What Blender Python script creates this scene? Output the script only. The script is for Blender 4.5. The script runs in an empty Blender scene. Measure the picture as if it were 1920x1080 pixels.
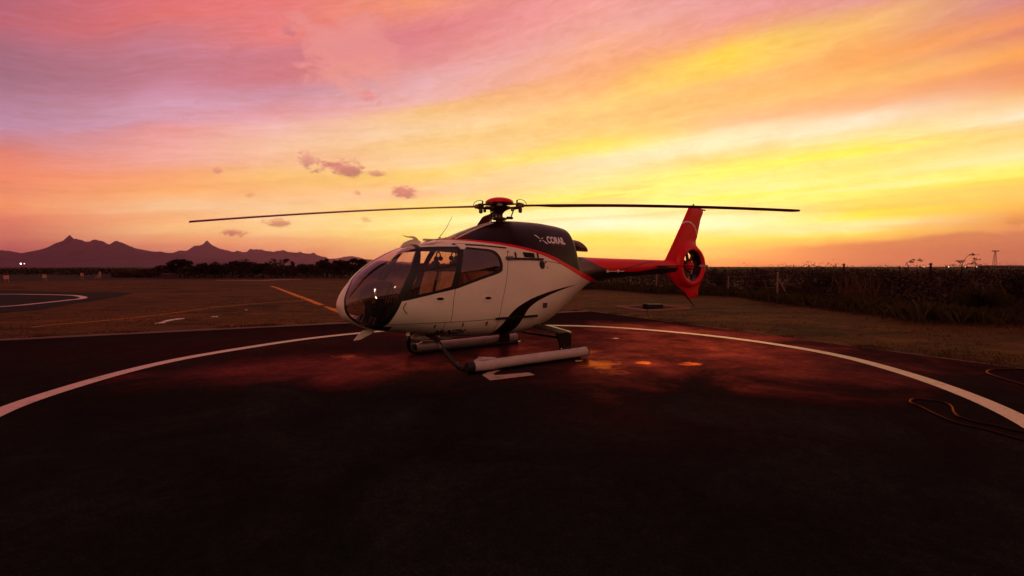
import bpy, bmesh, math, random
import numpy as np
from mathutils import Vector, Matrix, noise

SC = bpy.context.scene
COL = SC.collection
R = math.radians
RND = random.Random(7)
EYE = 1.76                       # height of the photographer's lens
FPX, HORIZON = 913.0, 500.0      # focal length and horizon row of the 1920x1080 photograph
PITCH = math.atan(40.0 / FPX)

# ------------------------------------------------------------------ camera
cam_d = bpy.data.cameras.new('camera')
cam_d.sensor_width = 36.0
cam_d.lens = 36.0 * FPX / 1920.0
cam_d.clip_start = 0.05
cam_d.clip_end = 90000.0
cam = bpy.data.objects.new('camera', cam_d)
COL.objects.link(cam)
cam.location = (0, 0, EYE)
cam.rotation_euler = (math.pi / 2 - PITCH, 0, 0)
SC.camera = cam

# ------------------------------------------------------------------ colour management
SC.view_settings.view_transform = 'Standard'
SC.view_settings.look = 'None'
SC.view_settings.exposure = 0.0
SC.view_settings.gamma = 1.0
SC.view_settings.use_curve_mapping = False
SC.cycles.max_bounces = 8
SC.cycles.transparent_max_bounces = 16
SC.cycles.volume_bounces = 0
SC.cycles.use_denoising = True


def lin(c):
    return tuple(((v / 255.0) / 12.92 if v / 255.0 <= 0.04045 else ((v / 255.0 + 0.055) / 1.055) ** 2.4) for v in c)


def ray(px, py):
    """world direction of a spot of the photograph (used to measure the sky and the ground)"""
    u = (px - 960) / FPX
    v = (540 - py) / FPX
    return np.array([u, math.cos(PITCH) + v * math.sin(PITCH), -math.sin(PITCH) + v * math.cos(PITCH)])


def azel(px, py):
    d = ray(px, py)
    return math.atan2(d[0], d[1]), math.atan2(d[2], math.hypot(d[0], d[1]))


def G(px, py):
    """ground position below a spot of the photograph"""
    d = ray(px, py)
    t = -EYE / d[2]
    return (d[0] * t, d[1] * t)


def at(px, py, Y):
    """position at forward distance Y"""
    d = ray(px, py)
    t = Y / d[1]
    return (d[0] * t, Y, EYE + d[2] * t)


LOWGAIN = 0.40
# ------------------------------------------------------------------ world: sunset sky
world = bpy.data.worlds.new('World')
SC.world = world
world.use_nodes = True
nt = world.node_tree
nt.nodes.clear()


class NB:
    """small helper to write node trees as expressions"""

    def __init__(self, tree):
        self.t = tree

    def n(self, kind, **kw):
        nd = self.t.nodes.new(kind)
        for k, v in kw.items():
            setattr(nd, k, v)
        return nd

    def link(self, a, b):
        self.t.links.new(a, b)

    def val(self, sock, v):
        if isinstance(v, (int, float)):
            sock.default_value = v
        elif isinstance(v, tuple):
            sock.default_value = v if len(v) == len(sock.default_value) else tuple(v) + (1.0,)
        else:
            self.link(v, sock)

    def m(self, op, a, b=0.0, c=None, clamp=False):
        nd = self.n('ShaderNodeMath', operation=op, use_clamp=clamp)
        self.val(nd.inputs[0], a)
        self.val(nd.inputs[1], b)
        if c is not None:
            self.val(nd.inputs[2], c)
        return nd.outputs[0]

    def rng(self, v, a, b, c=0.0, d=1.0, smooth=False):
        nd = self.n('ShaderNodeMapRange', interpolation_type='SMOOTHSTEP' if smooth else 'LINEAR')
        nd.clamp = True
        self.val(nd.inputs[0], v)
        for i, x in enumerate((a, b, c, d)):
            self.val(nd.inputs[1 + i], x)
        return nd.outputs[0]

    def mix(self, f, a, b, blend='MIX'):
        nd = self.n('ShaderNodeMix', data_type='RGBA', blend_type=blend)
        self.val(nd.inputs[0], f)
        self.val(nd.inputs[6], a)
        self.val(nd.inputs[7], b)
        return nd.outputs[2]

    def noise(self, vec, scale, detail=4.0, rough=0.55, dist=0.0):
        nd = self.n('ShaderNodeTexNoise')
        if vec is not None:
            self.link(vec, nd.inputs['Vector'])
        nd.inputs['Scale'].default_value = scale
        nd.inputs['Detail'].default_value = detail
        nd.inputs['Roughness'].default_value = rough
        nd.inputs['Distortion'].default_value = dist
        return nd.outputs[0]

    def xyz(self, x, y, z):
        nd = self.n('ShaderNodeCombineXYZ')
        for s, v in zip(nd.inputs, (x, y, z)):
            self.val(s, v)
        return nd.outputs[0]

    def sep(self, v):
        nd = self.n('ShaderNodeSeparateXYZ')
        self.link(v, nd.inputs[0])
        return nd.outputs

    def ramp(self, f, stops, interp='LINEAR'):
        nd = self.n('ShaderNodeValToRGB')
        cr = nd.color_ramp
        cr.interpolation = interp
        while len(cr.elements) < len(stops):
            cr.elements.new(0.5)
        for e, (p, c) in zip(cr.elements, stops):
            e.position = p
            e.color = tuple(c) + (1.0,)
        self.val(nd.inputs[0], f)
        return nd.outputs[0]


B = NB(nt)
gen = B.n('ShaderNodeTexCoord').outputs['Generated']
sx, sy, sz = B.sep(gen)
AZ = B.m('ARCTAN2', sx, sy)
EL = B.m('ARCSINE', sz)
EL = B.m('MAXIMUM', EL, 0.0)
E1 = B.m('DIVIDE', EL, math.pi / 2)

# bands of cloud run slightly uphill to the right: the elevation is read along them
fc = B.n('ShaderNodeFloatCurve')
GPTS = [(-math.pi, 1.2), (-1.2, 2.2), (-0.803, 2.2), (-0.611, 1.88), (-0.449, 1.69), (-0.174, 1.43), (0.0, 1.30), (0.174, 1.19), (0.414, 1.09),
        (0.627, 1.04), (0.803, 1.01), (1.2, 1.0), (math.pi, 1.2)]
cv = fc.mapping.curves[0]
for i, (a, g) in enumerate(GPTS):
    X = (a + math.pi) / (2 * math.pi)
    if i == 0:
        cv.points[0].location = (X, g / 3)
    elif i == len(GPTS) - 1:
        cv.points[-1].location = (X, g / 3)
    else:
        cv.points.new(X, g / 3)
fc.mapping.update()
fc.inputs[0].default_value = 1.0
B.link(B.m('DIVIDE', B.m('ADD', AZ, math.pi), 2 * math.pi), fc.inputs[1])
GF = B.m('MULTIPLY', fc.outputs[0], 3.0)


def gval(a):
    return float(np.interp(a, [p[0] for p in GPTS], [p[1] for p in GPTS]))


Q0 = B.m('MULTIPLY', E1, GF)
streak_vec = B.xyz(B.m('MULTIPLY', AZ, 2.2), B.m('MULTIPLY', Q0, 38.0), 1.7)
sn = B.noise(streak_vec, 1.0, 5.0, 0.6, 0.4)
fine_vec = B.xyz(B.m('MULTIPLY', AZ, 7.0), B.m('MULTIPLY', Q0, 120.0), 4.1)
sf = B.noise(fine_vec, 1.0, 4.0, 0.6, 0.2)
puff_vec = B.xyz(B.m('MULTIPLY', AZ, 9.0), B.m('MULTIPLY', Q0, 26.0), 8.3)
pf = B.noise(puff_vec, 1.0, 9.0, 0.66, 0.9)
wf = B.noise(B.xyz(B.m('MULTIPLY', AZ, 26.0), B.m('MULTIPLY', B.m('ADD', Q0, B.m('MULTIPLY', AZ, 0.05)), 110.0), 1.1), 1.0, 7.0, 0.68, 0.6)
amp = B.rng(Q0, 0.02, 0.22, 0.006, 0.016)
Q = B.m('ADD', Q0, B.m('MULTIPLY', B.m('SUBTRACT', sn, 0.5), B.m('MULTIPLY', amp, 1.3)))
Q = B.m('ADD', Q, B.m('MULTIPLY', B.m('SUBTRACT', pf, 0.5), B.m('MULTIPLY', amp, 1.0)))
QR = B.m('DIVIDE', B.m('MAXIMUM', Q, 0.0), 2.3)

ZEN = (150, 96, 112)
SKY = [
    (15, [(0, (182, 98, 112)), (40, (190, 100, 113)), (90, (166, 105, 124)), (140, (161, 108, 128)), (190, (178, 125, 148)), (230, (186, 135, 160)), (265, (205, 130, 135)), (290, (227, 127, 105)), (330, (241, 136, 100)), (360, (235, 140, 103)), (385, (245, 150, 100)), (410, (226, 126, 100)), (440, (205, 115, 95)), (475, (184, 95, 92)), (499, (150, 75, 80))]),
    (320, [(0, (226, 112, 114)), (30, (226, 115, 112)), (52, (205, 115, 123)), (90, (196, 120, 134)), (140, (196, 122, 138)), (165, (205, 135, 155)), (195, (213, 155, 175)), (220, (216, 156, 175)), (240, (234, 152, 148)), (268, (240, 164, 155)), (300, (239, 165, 145)), (330, (250, 166, 112)), (360, (252, 175, 106)), (385, (246, 198, 148)), (410, (248, 176, 115)), (430, (250, 195, 130)), (455, (240, 156, 110)), (480, (216, 130, 110)), (499, (180, 95, 90))]),
    (520, [(0, (233, 120, 118)), (70, (233, 125, 121)), (95, (208, 120, 129)), (150, (211, 122, 131)), (178, (207, 146, 165)), (210, (226, 151, 152)), (240, (242, 185, 172)), (270, (245, 190, 152)), (300, (246, 186, 145)), (330, (252, 195, 112)), (360, (250, 186, 120)), (388, (250, 202, 150)), (430, (252, 209, 138)), (458, (246, 166, 115)), (499, (215, 120, 95))]),
    (800, [(0, (246, 152, 112)), (28, (236, 140, 124)), (60, (226, 126, 134)), (110, (230, 144, 140)), (150, (232, 170, 170)), (188, (238, 176, 165)), (207, (250, 196, 122)), (240, (252, 211, 160)), (270, (252, 206, 130)), (300, (252, 207, 155)), (330, (253, 211, 102)), (360, (252, 197, 150)), (390, (254, 222, 105)), (415, (254, 240, 150)), (440, (254, 228, 110)), (470, (250, 190, 110)), (499, (235, 150, 90))]),
    (1120, [(0, (245, 160, 150)), (50, (241, 165, 150)), (80, (249, 174, 140)), (120, (250, 171, 121)), (160, (251, 176, 112)), (190, (253, 205, 116)), (240, (253, 206, 125)), (262, (253, 222, 110)), (280, (254, 241, 84)), (300, (253, 230, 185)), (350, (253, 236, 140)), (370, (254, 241, 92)), (390, (255, 245, 168)), (420, (255, 252, 215)), (440, (254, 241, 92)), (480, (251, 226, 108)), (499, (244, 180, 90))]),
    (1360, [(0, (232, 155, 150)), (45, (240, 156, 140)), (72, (250, 178, 92)), (95, (254, 216, 66)), (130, (253, 206, 80)), (152, (250, 186, 110)), (190, (253, 196, 110)), (230, (250, 190, 133)), (250, (254, 240, 190)), (275, (254, 236, 180)), (298, (253, 220, 118)), (320, (254, 250, 88)), (345, (254, 240, 140)), (370, (254, 248, 90)), (390, (254, 238, 140)), (420, (255, 252, 205)), (445, (253, 231, 92)), (475, (250, 201, 100)), (499, (238, 150, 80))]),
    (1620, [(0, (226, 146, 150)), (20, (240, 166, 120)), (45, (252, 190, 110)), (85, (250, 171, 90)), (110, (252, 166, 84)), (150, (253, 190, 102)), (185, (248, 171, 112)), (205, (250, 192, 142)), (222, (254, 241, 208)), (238, (254, 235, 195)), (260, (253, 230, 138)), (285, (254, 248, 62)), (300, (253, 226, 130)), (325, (254, 241, 110)), (350, (254, 235, 120)), (370, (254, 245, 98)), (395, (253, 220, 62)), (408, (254, 240, 62)), (425, (254, 246, 182)), (440, (252, 216, 72)), (460, (240, 162, 85)), (499, (232, 146, 85))]),
    (1905, [(0, (210, 136, 135)), (15, (221, 136, 115)), (30, (252, 156, 86)), (50, (226, 135, 100)), (65, (216, 126, 105)), (90, (253, 166, 76)), (110, (250, 160, 80)), (132, (238, 145, 100)), (165, (245, 160, 100)), (190, (250, 206, 140)), (205, (252, 215, 170)), (225, (250, 240, 202)), (240, (250, 207, 122)), (270, (252, 221, 120)), (285, (254, 240, 180)), (325, (254, 240, 62)), (345, (250, 201, 72)), (360, (250, 220, 100)), (375, (248, 186, 80)), (395, (252, 190, 72)), (415, (235, 155, 86)), (440, (220, 135, 86)), (470, (205, 125, 90)), (499, (196, 110, 82))]),
]
colour = None
prev_az = None
for px, rows in SKY:
    a = azel(px, 300)[0]
    stops = []
    for y, c in reversed(rows):
        aa, e = azel(px, min(y, 499.5))
        stops.append((max(0.0, e / (math.pi / 2) * gval(aa) / 2.3), lin(c)))
    top = stops[-1][0]
    stops.append((top + (gval(a) / 2.3 - top) * 0.35, tuple(0.5 * (p + q) for p, q in zip(stops[-1][1], lin(ZEN)))))
    stops.append((gval(a) / 2.3, lin(ZEN)))
    c = B.ramp(QR, stops)
    colour = c if colour is None else B.mix(B.rng(AZ, prev_az, a), colour, c)
    prev_az = a
# away from the sunset the sky goes on as dim mauve dusk
dusk = B.ramp(E1, [(0.0, lin((190, 106, 76))), (0.12, lin((188, 108, 84))), (0.35, lin((160, 92, 90))), (1.0, lin((132, 80, 92)))])
absaz = B.m('ABSOLUTE', AZ)
colour = B.mix(B.rng(absaz, 0.85, 2.0, smooth=True), colour, dusk)
# soft brightness and tint modulation of the cloud sheet
mod = B.m('ADD', 1.0, B.m('MULTIPLY', B.m('SUBTRACT', sn, 0.5), 0.30))
mod = B.m('MULTIPLY', mod, B.m('ADD', 1.0, B.m('MULTIPLY', B.m('SUBTRACT', sf, 0.5), 0.16)))
mod = B.m('MULTIPLY', mod, B.m('ADD', 1.0, B.m('MULTIPLY', B.m('SUBTRACT', pf, 0.5), 0.38)))
mod = B.m('MULTIPLY', mod, B.m('ADD', 1.0, B.m('MULTIPLY', B.m('SUBTRACT', wf, 0.5), B.rng(Q0, 0.05, 0.3, 0.14, 0.42))))
modc = B.n('ShaderNodeCombineColor')
B.val(modc.inputs[0], B.m('POWER', mod, 0.5))
B.val(modc.inputs[1], mod)
B.val(modc.inputs[2], B.m('POWER', mod, 1.6))
colour = B.mix(1.0, colour, modc.outputs[0], 'MULTIPLY')
# crisp bright and orange streaks between the bands, toward the sunset
hs = B.noise(B.xyz(B.m('MULTIPLY', AZ, 1.5), B.m('MULTIPLY', Q0, 62.0), 9.3), 1.0, 6.0, 0.6, 0.7)
hmask = B.m('MULTIPLY', B.m('MULTIPLY', B.rng(AZ, -0.35, 0.1, smooth=True), B.rng(AZ, 1.6, 0.95)), B.m('MULTIPLY', B.rng(Q0, 0.035, 0.075, smooth=True), B.rng(Q0, 0.175, 0.10, smooth=True)))
colour = B.mix(B.m('MULTIPLY', B.rng(hs, 0.53, 0.66, 0.0, 0.62, smooth=True), hmask), colour, (1.0, 0.90, 0.50))
colour = B.mix(B.m('MULTIPLY', B.rng(hs, 0.47, 0.35, 0.0, 0.42, smooth=True), hmask), colour, (0.98, 0.52, 0.14))
# the air near the ground dims the sky a little, so it starts out brighter there
lowg = B.m('ADD', 1.0, B.m('MULTIPLY', B.m('POWER', 2.718, B.m('MULTIPLY', EL, -11.0)), LOWGAIN))
lowc = B.n('ShaderNodeCombineColor')
for _i in range(3):
    B.val(lowc.inputs[_i], lowg)
colour = B.mix(1.0, colour, lowc.outputs[0], 'MULTIPLY')

# separate small cumulus scraps
lump_vec = B.xyz(B.m('MULTIPLY', AZ, 34.0), B.m('MULTIPLY', EL, 60.0), 2.0)
lump = B.m('ADD', B.m('MULTIPLY', B.noise(lump_vec, 1.0, 3.0, 0.6, 0.6), 0.6), B.m('MULTIPLY', B.noise(lump_vec, 3.4, 8.0, 0.72, 0.9), 0.4))
lump2 = B.noise(B.xyz(B.m('MULTIPLY', AZ, 11.0), B.m('MULTIPLY', EL, 20.0), 6.0), 1.0, 6.0, 0.65, 0.6)
CLOUDS = [  # px, py, half width, half height, colour, strength, noise amount
    (640, 316, 44, 17, (206, 118, 112), 0.85, 1.5),
    (578, 300, 20, 17, (212, 128, 118), 0.7, 1.9),
    (706, 324, 22, 8, (212, 126, 112), 0.7, 1.5),
    (758, 361, 27, 13, (210, 118, 108), 0.85, 1.4),
    (671, 361, 8, 6, (218, 140, 115), 0.6, 1.4),
    (523, 417, 30, 9, (214, 122, 102), 0.75, 1.3),
    (440, 436, 31, 8, (208, 112, 98), 0.8, 1.4),
    (411, 320, 10, 6, (228, 140, 118), 0.6, 1.6),
    (470, 366, 10, 5, (235, 150, 110), 0.5, 1.6),
    (686, 412, 9, 6, (232, 150, 100), 0.5, 1.6),
    (690, 182, 22, 14, (228, 128, 122), 0.55, 1.5),
    (640, 100, 26, 14, (200, 112, 125), 0.45, 1.8),
    (540, 58, 18, 12, (195, 115, 130), 0.4, 1.8),
    (1905, 415, 26, 12, (205, 120, 70), 0.4, 1.5),
]
for px, py, hw, hh, c, st, na in CLOUDS:
    a0, e0 = azel(px, py)
    a1, _ = azel(px + hw, py)
    _, e1 = azel(px, py - hh)
    dx = B.m('DIVIDE', B.m('SUBTRACT', AZ, a0), a1 - a0)
    dy = B.m('DIVIDE', B.m('SUBTRACT', EL, e0), e1 - e0)
    d = B.m('SQRT', B.m('ADD', B.m('MULTIPLY', dx, dx), B.m('MULTIPLY', dy, dy)))
    d = B.m('ADD', d, B.m('MULTIPLY', B.m('SUBTRACT', lump, 0.5), na * 2.6))
    shade = B.mix(B.rng(B.m('ADD', dy, B.m('MULTIPLY', B.m('SUBTRACT', lump, 0.5), 5.0)), -0.8, 1.0), tuple(v * 0.80 for v in lin(c)), tuple(min(1, v * 1.28) for v in lin(c)))
    colour = B.mix(B.rng(d, 1.15, 0.40, 0.0, st, smooth=True), colour, shade)
# the large torn patch of pink cloud and the low bank on the right
for px, py, hw, hh, c, st in [(665, 105, 105, 85, (245, 158, 142), 0.6), (700, 70, 150, 60, (222, 132, 140), 0.35)]:
    a0, e0 = azel(px, py)
    a1, _ = azel(px + hw, py)
    _, e1 = azel(px, py - hh)
    dx = B.m('DIVIDE', B.m('SUBTRACT', AZ, a0), a1 - a0)
    dy = B.m('DIVIDE', B.m('SUBTRACT', EL, e0), e1 - e0)
    d = B.m('SQRT', B.m('ADD', B.m('MULTIPLY', dx, dx), B.m('MULTIPLY', dy, dy)))
    d = B.m('ADD', d, B.m('MULTIPLY', B.m('SUBTRACT', lump2, 0.5), 3.0))
    colour = B.mix(B.rng(d, 1.1, 0.45, 0.0, st, smooth=True), colour, lin(c))
a0, e0 = azel(1500, 462)
a1, e1 = azel(1800, 436)
bank_top = B.m('ADD', B.rng(AZ, a0, a1, e0, e1), B.m('MULTIPLY', B.m('SUBTRACT', lump2, 0.5), 0.035))
bank = B.m('MULTIPLY', B.rng(B.m('SUBTRACT', bank_top, EL), -0.003, 0.006, smooth=True), B.rng(AZ, a0 - 0.12, a0 + 0.1))
colour = B.mix(B.m('MULTIPLY', bank, 0.75), colour, lin((212, 124, 88)))

sky_tex = B.n('ShaderNodeTexSky', sky_type='NISHITA')
sky_tex.sun_disc = False
sky_tex.sun_elevation = R(0.8)
sky_tex.sun_rotation = R(22)
bg1 = B.n('ShaderNodeBackground')
B.link(colour, bg1.inputs[0])
bg1.inputs[1].default_value = 1.0
bg2 = B.n('ShaderNodeBackground')
B.link(sky_tex.outputs[0], bg2.inputs[0])
bg2.inputs[1].default_value = 0.02
add = B.n('ShaderNodeAddShader')
B.link(bg1.outputs[0], add.inputs[0])
B.link(bg2.outputs[0], add.inputs[1])
wout = B.n('ShaderNodeOutputWorld')
B.link(add.outputs[0], wout.inputs[0])
world.cycles.sampling_method = 'MANUAL'
world.cycles.sample_map_resolution = 1024

sun_d = bpy.data.lights.new('sun', 'SUN')
sun_d.energy = 0.35
sun_d.angle = R(18)
sun_d.color = (1.0, 0.42, 0.14)
sun = bpy.data.objects.new('sun', sun_d)
COL.objects.link(sun)
_sd = Vector((math.sin(R(22)), math.cos(R(22)), math.tan(R(4))))
sun.rotation_euler = _sd.to_track_quat('Z', 'Y').to_euler()
sun.location = (20, 60, 12)


# ------------------------------------------------------------------ materials
def mat(name, base=(0.5, 0.5, 0.5), rough=0.5, spec=0.5, metal=0.0, var=0.0, vscale=6.0, bump=0.0, bscale=40.0,
        coat=0.0, rvar=0.0, emit=None, estr=0.0, tint=None):
    m = bpy.data.materials.new(name)
    m.use_nodes = True
    t = m.node_tree
    b = t.nodes['Principled BSDF']
    k = NB(t)
    b.inputs['Base Color'].default_value = tuple(base) + (1,)
    b.inputs['Roughness'].default_value = rough
    b.inputs['Specular IOR Level'].default_value = spec
    b.inputs['Metallic'].default_value = metal
    b.inputs['Coat Weight'].default_value = coat
    b.inputs['Coat Roughness'].default_value = 0.08
    if tint:
        b.inputs['Specular Tint'].default_value = tuple(tint) + (1,)
    oc = k.n('ShaderNodeTexCoord').outputs['Object']
    if var > 0:
        n1 = k.noise(oc, vscale, 6.0, 0.6, 0.2)
        n2 = k.noise(oc, vscale * 7.3, 4.0, 0.6)
        s = k.m('ADD', k.m('MULTIPLY', n1, 0.7), k.m('MULTIPLY', n2, 0.3))
        k.link(k.ramp(s, [(0.3, tuple(max(0, c * (1 - var)) for c in base)), (0.7, tuple(min(1, c * (1 + var)) for c in base))]), b.inputs['Base Color'])
    if rvar > 0:
        n3 = k.noise(oc, vscale * 2.1, 5.0, 0.6)
        k.link(k.rng(n3, 0.3, 0.7, max(0.02, rough - rvar), min(1, rough + rvar)), b.inputs['Roughness'])
    if bump > 0:
        bn = k.n('ShaderNodeBump')
        bn.inputs['Strength'].default_value = bump
        bn.inputs['Distance'].default_value = 0.01
        k.link(k.noise(oc, bscale, 5.0, 0.6), bn.inputs['Height'])
        k.link(bn.outputs[0], b.inputs['Normal'])
    if emit:
        b.inputs['Emission Color'].default_value = tuple(emit) + (1,)
        b.inputs['Emission Strength'].default_value = estr
    return m


def glass_mat(name, tint, refl=1.0, ior=1.5):
    m = bpy.data.materials.new(name)
    m.use_nodes = True
    t = m.node_tree
    t.nodes.clear()
    k = NB(t)
    fr = k.n('ShaderNodeFresnel')
    k.link(k.rng(k.n('ShaderNodeNewGeometry').outputs['Backfacing'], 0.0, 1.0, ior, 1.0 / ior), fr.inputs[0])
    tr = k.n('ShaderNodeBsdfTransparent')
    tr.inputs[0].default_value = tuple(tint) + (1,)
    gl = k.n('ShaderNodeBsdfGlossy')
    gl.inputs['Roughness'].default_value = 0.012
    gl.inputs['Color'].default_value = (1, 1, 1, 1)
    dust = k.n('ShaderNodeBsdfDiffuse')
    dust.inputs[0].default_value = (0.45, 0.38, 0.36, 1)
    mx0 = k.n('ShaderNodeMixShader')
    dn = k.noise(k.n('ShaderNodeTexCoord').outputs['Object'], 3.0, 6.0, 0.65, 0.5)
    k.link(k.rng(dn, 0.35, 0.8, 0.006, 0.035), mx0.inputs[0])
    k.link(tr.outputs[0], mx0.inputs[1])
    k.link(dust.outputs[0], mx0.inputs[2])
    mx = k.n('ShaderNodeMixShader')
    k.link(k.m('MULTIPLY', fr.outputs[0], refl, clamp=True), mx.inputs[0])
    k.link(mx0.outputs[0], mx.inputs[1])
    k.link(gl.outputs[0], mx.inputs[2])
    o = k.n('ShaderNodeOutputMaterial')
    k.link(mx.outputs[0], o.inputs[0])
    return m


M = {}
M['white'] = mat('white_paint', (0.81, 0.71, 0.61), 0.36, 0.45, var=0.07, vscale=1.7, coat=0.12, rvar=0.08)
M['red'] = mat('red_paint', (0.74, 0.003, 0.020), 0.36, 0.22, var=0.10, vscale=2.0, rvar=0.06)
M['dark'] = mat('dark_paint', (0.012, 0.002, 0.003), 0.34, 0.17, var=0.25, vscale=2.0, rvar=0.08)
M['grey_paint'] = mat('grey_violet_paint', (0.080, 0.022, 0.034), 0.36, 0.35, var=0.12, vscale=2.0)
M['black'] = mat('black_trim', (0.008, 0.007, 0.008), 0.45, 0.4, var=0.2, vscale=5)
M['rubber'] = mat('black_rubber', (0.010, 0.009, 0.009), 0.6, 0.35, var=0.2, vscale=9, bump=0.2)
M['seal'] = mat('dark_seal', (0.05, 0.03, 0.02), 0.7, 0.2)
M['steel'] = mat('worn_steel', (0.16, 0.15, 0.15), 0.42, 0.5, metal=0.7, var=0.3, vscale=14, rvar=0.12)
M['gunmetal'] = mat('dark_gear_metal', (0.075, 0.030, 0.030), 0.38, 0.5, metal=0.5, var=0.3, vscale=18, rvar=0.1)
M['canvas'] = mat('float_cover_canvas', (0.46, 0.37, 0.37), 0.72, 0.3, var=0.16, vscale=5, bump=0.5, bscale=22)
M['seat'] = mat('tan_upholstery', (0.55, 0.30, 0.17), 0.7, 0.3, var=0.2, vscale=8, bump=0.3)
M['seat_dark'] = mat('charcoal_upholstery', (0.03, 0.025, 0.03), 0.75, 0.3, var=0.2, vscale=8)
M['lining'] = mat('cabin_lining', (0.055, 0.04, 0.042), 0.8, 0.2, var=0.15, vscale=5)
M['plastic'] = mat('black_plastic', (0.012, 0.011, 0.013), 0.55, 0.35, var=0.2, vscale=10)
M['matt_black'] = mat('matt_black_paint', (0.006, 0.004, 0.004), 0.7, 0.1)
M['gasket'] = mat('handle_gasket', (0.30, 0.22, 0.18), 0.6, 0.2)
M['faint_print'] = mat('faint_small_lettering', (0.16, 0.07, 0.075), 0.5, 0.2)
M['gloss_black'] = mat('gloss_black_fairing', (0.012, 0.009, 0.009), 0.22, 0.7, var=0.2, vscale=4, rvar=0.05)
M['white_print'] = mat('white_lettering', (0.80, 0.76, 0.74), 0.4, 0.4, var=0.04)
M['black_print'] = mat('black_lettering', (0.012, 0.010, 0.010), 0.5, 0.3)
M['blade'] = mat('rotor_blade_skin', (0.36, 0.022, 0.014), 0.42, 0.4, var=0.3, vscale=6)  # red of the pink sky reflection put into the base colour
M['glass'] = glass_mat('window_glass', (0.97, 0.88, 0.85), 1.15)
M['glass_front'] = glass_mat('windshield_glass', (0.88, 0.76, 0.78), 2.8)
M['glass_dark'] = glass_mat('tinted_side_glass', (0.70, 0.50, 0.45), 3.0)
M['glass_roof'] = glass_mat('roof_glass', (0.30, 0.20, 0.26), 2.0)
M['lamp_red'] = mat('red_lens', (0.35, 0.01, 0.01), 0.2, 0.5)
M['lamp_clear'] = mat('clear_lens', (0.6, 0.6, 0.55), 0.12, 0.6)


# ------------------------------------------------------------------ object helpers
def tag(o, label=None, cat=None, group=None, kind=None):
    if label:
        o['label'] = label
    if cat:
        o['category'] = cat
    if group:
        o['group'] = group
    if kind:
        o['kind'] = kind
    return o


def empty(name, loc=(0, 0, 0), rz=0.0):
    o = bpy.data.objects.new(name, None)
    o.location = loc
    o.rotation_euler = (0, 0, rz)
    o.empty_display_size = 0.3
    COL.objects.link(o)
    return o


def link_mesh(name, me, parent=None):
    o = bpy.data.objects.new(name, me)
    COL.objects.link(o)
    if parent is not None:
        o.parent = parent
    return o


def from_arrays(name, V, F, mats, parent=None, fm=None, smooth=True, normals=None):
    me = bpy.data.meshes.new(name)
    me.from_pydata([tuple(map(float, v)) for v in V], [], [tuple(map(int, f)) for f in F])
    if not isinstance(mats, (list, tuple)):
        mats = [mats]
    for m in mats:
        me.materials.append(m)
    if fm is not None:
        me.polygons.foreach_set('material_index', np.asarray(fm, dtype=np.int32))
    me.polygons.foreach_set('use_smooth', [bool(smooth)] * len(me.polygons))
    me.update()
    if normals is not None:
        me.normals_split_custom_set_from_vertices([tuple(map(float, n)) for n in normals])
    return link_mesh(name, me, parent)


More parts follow.
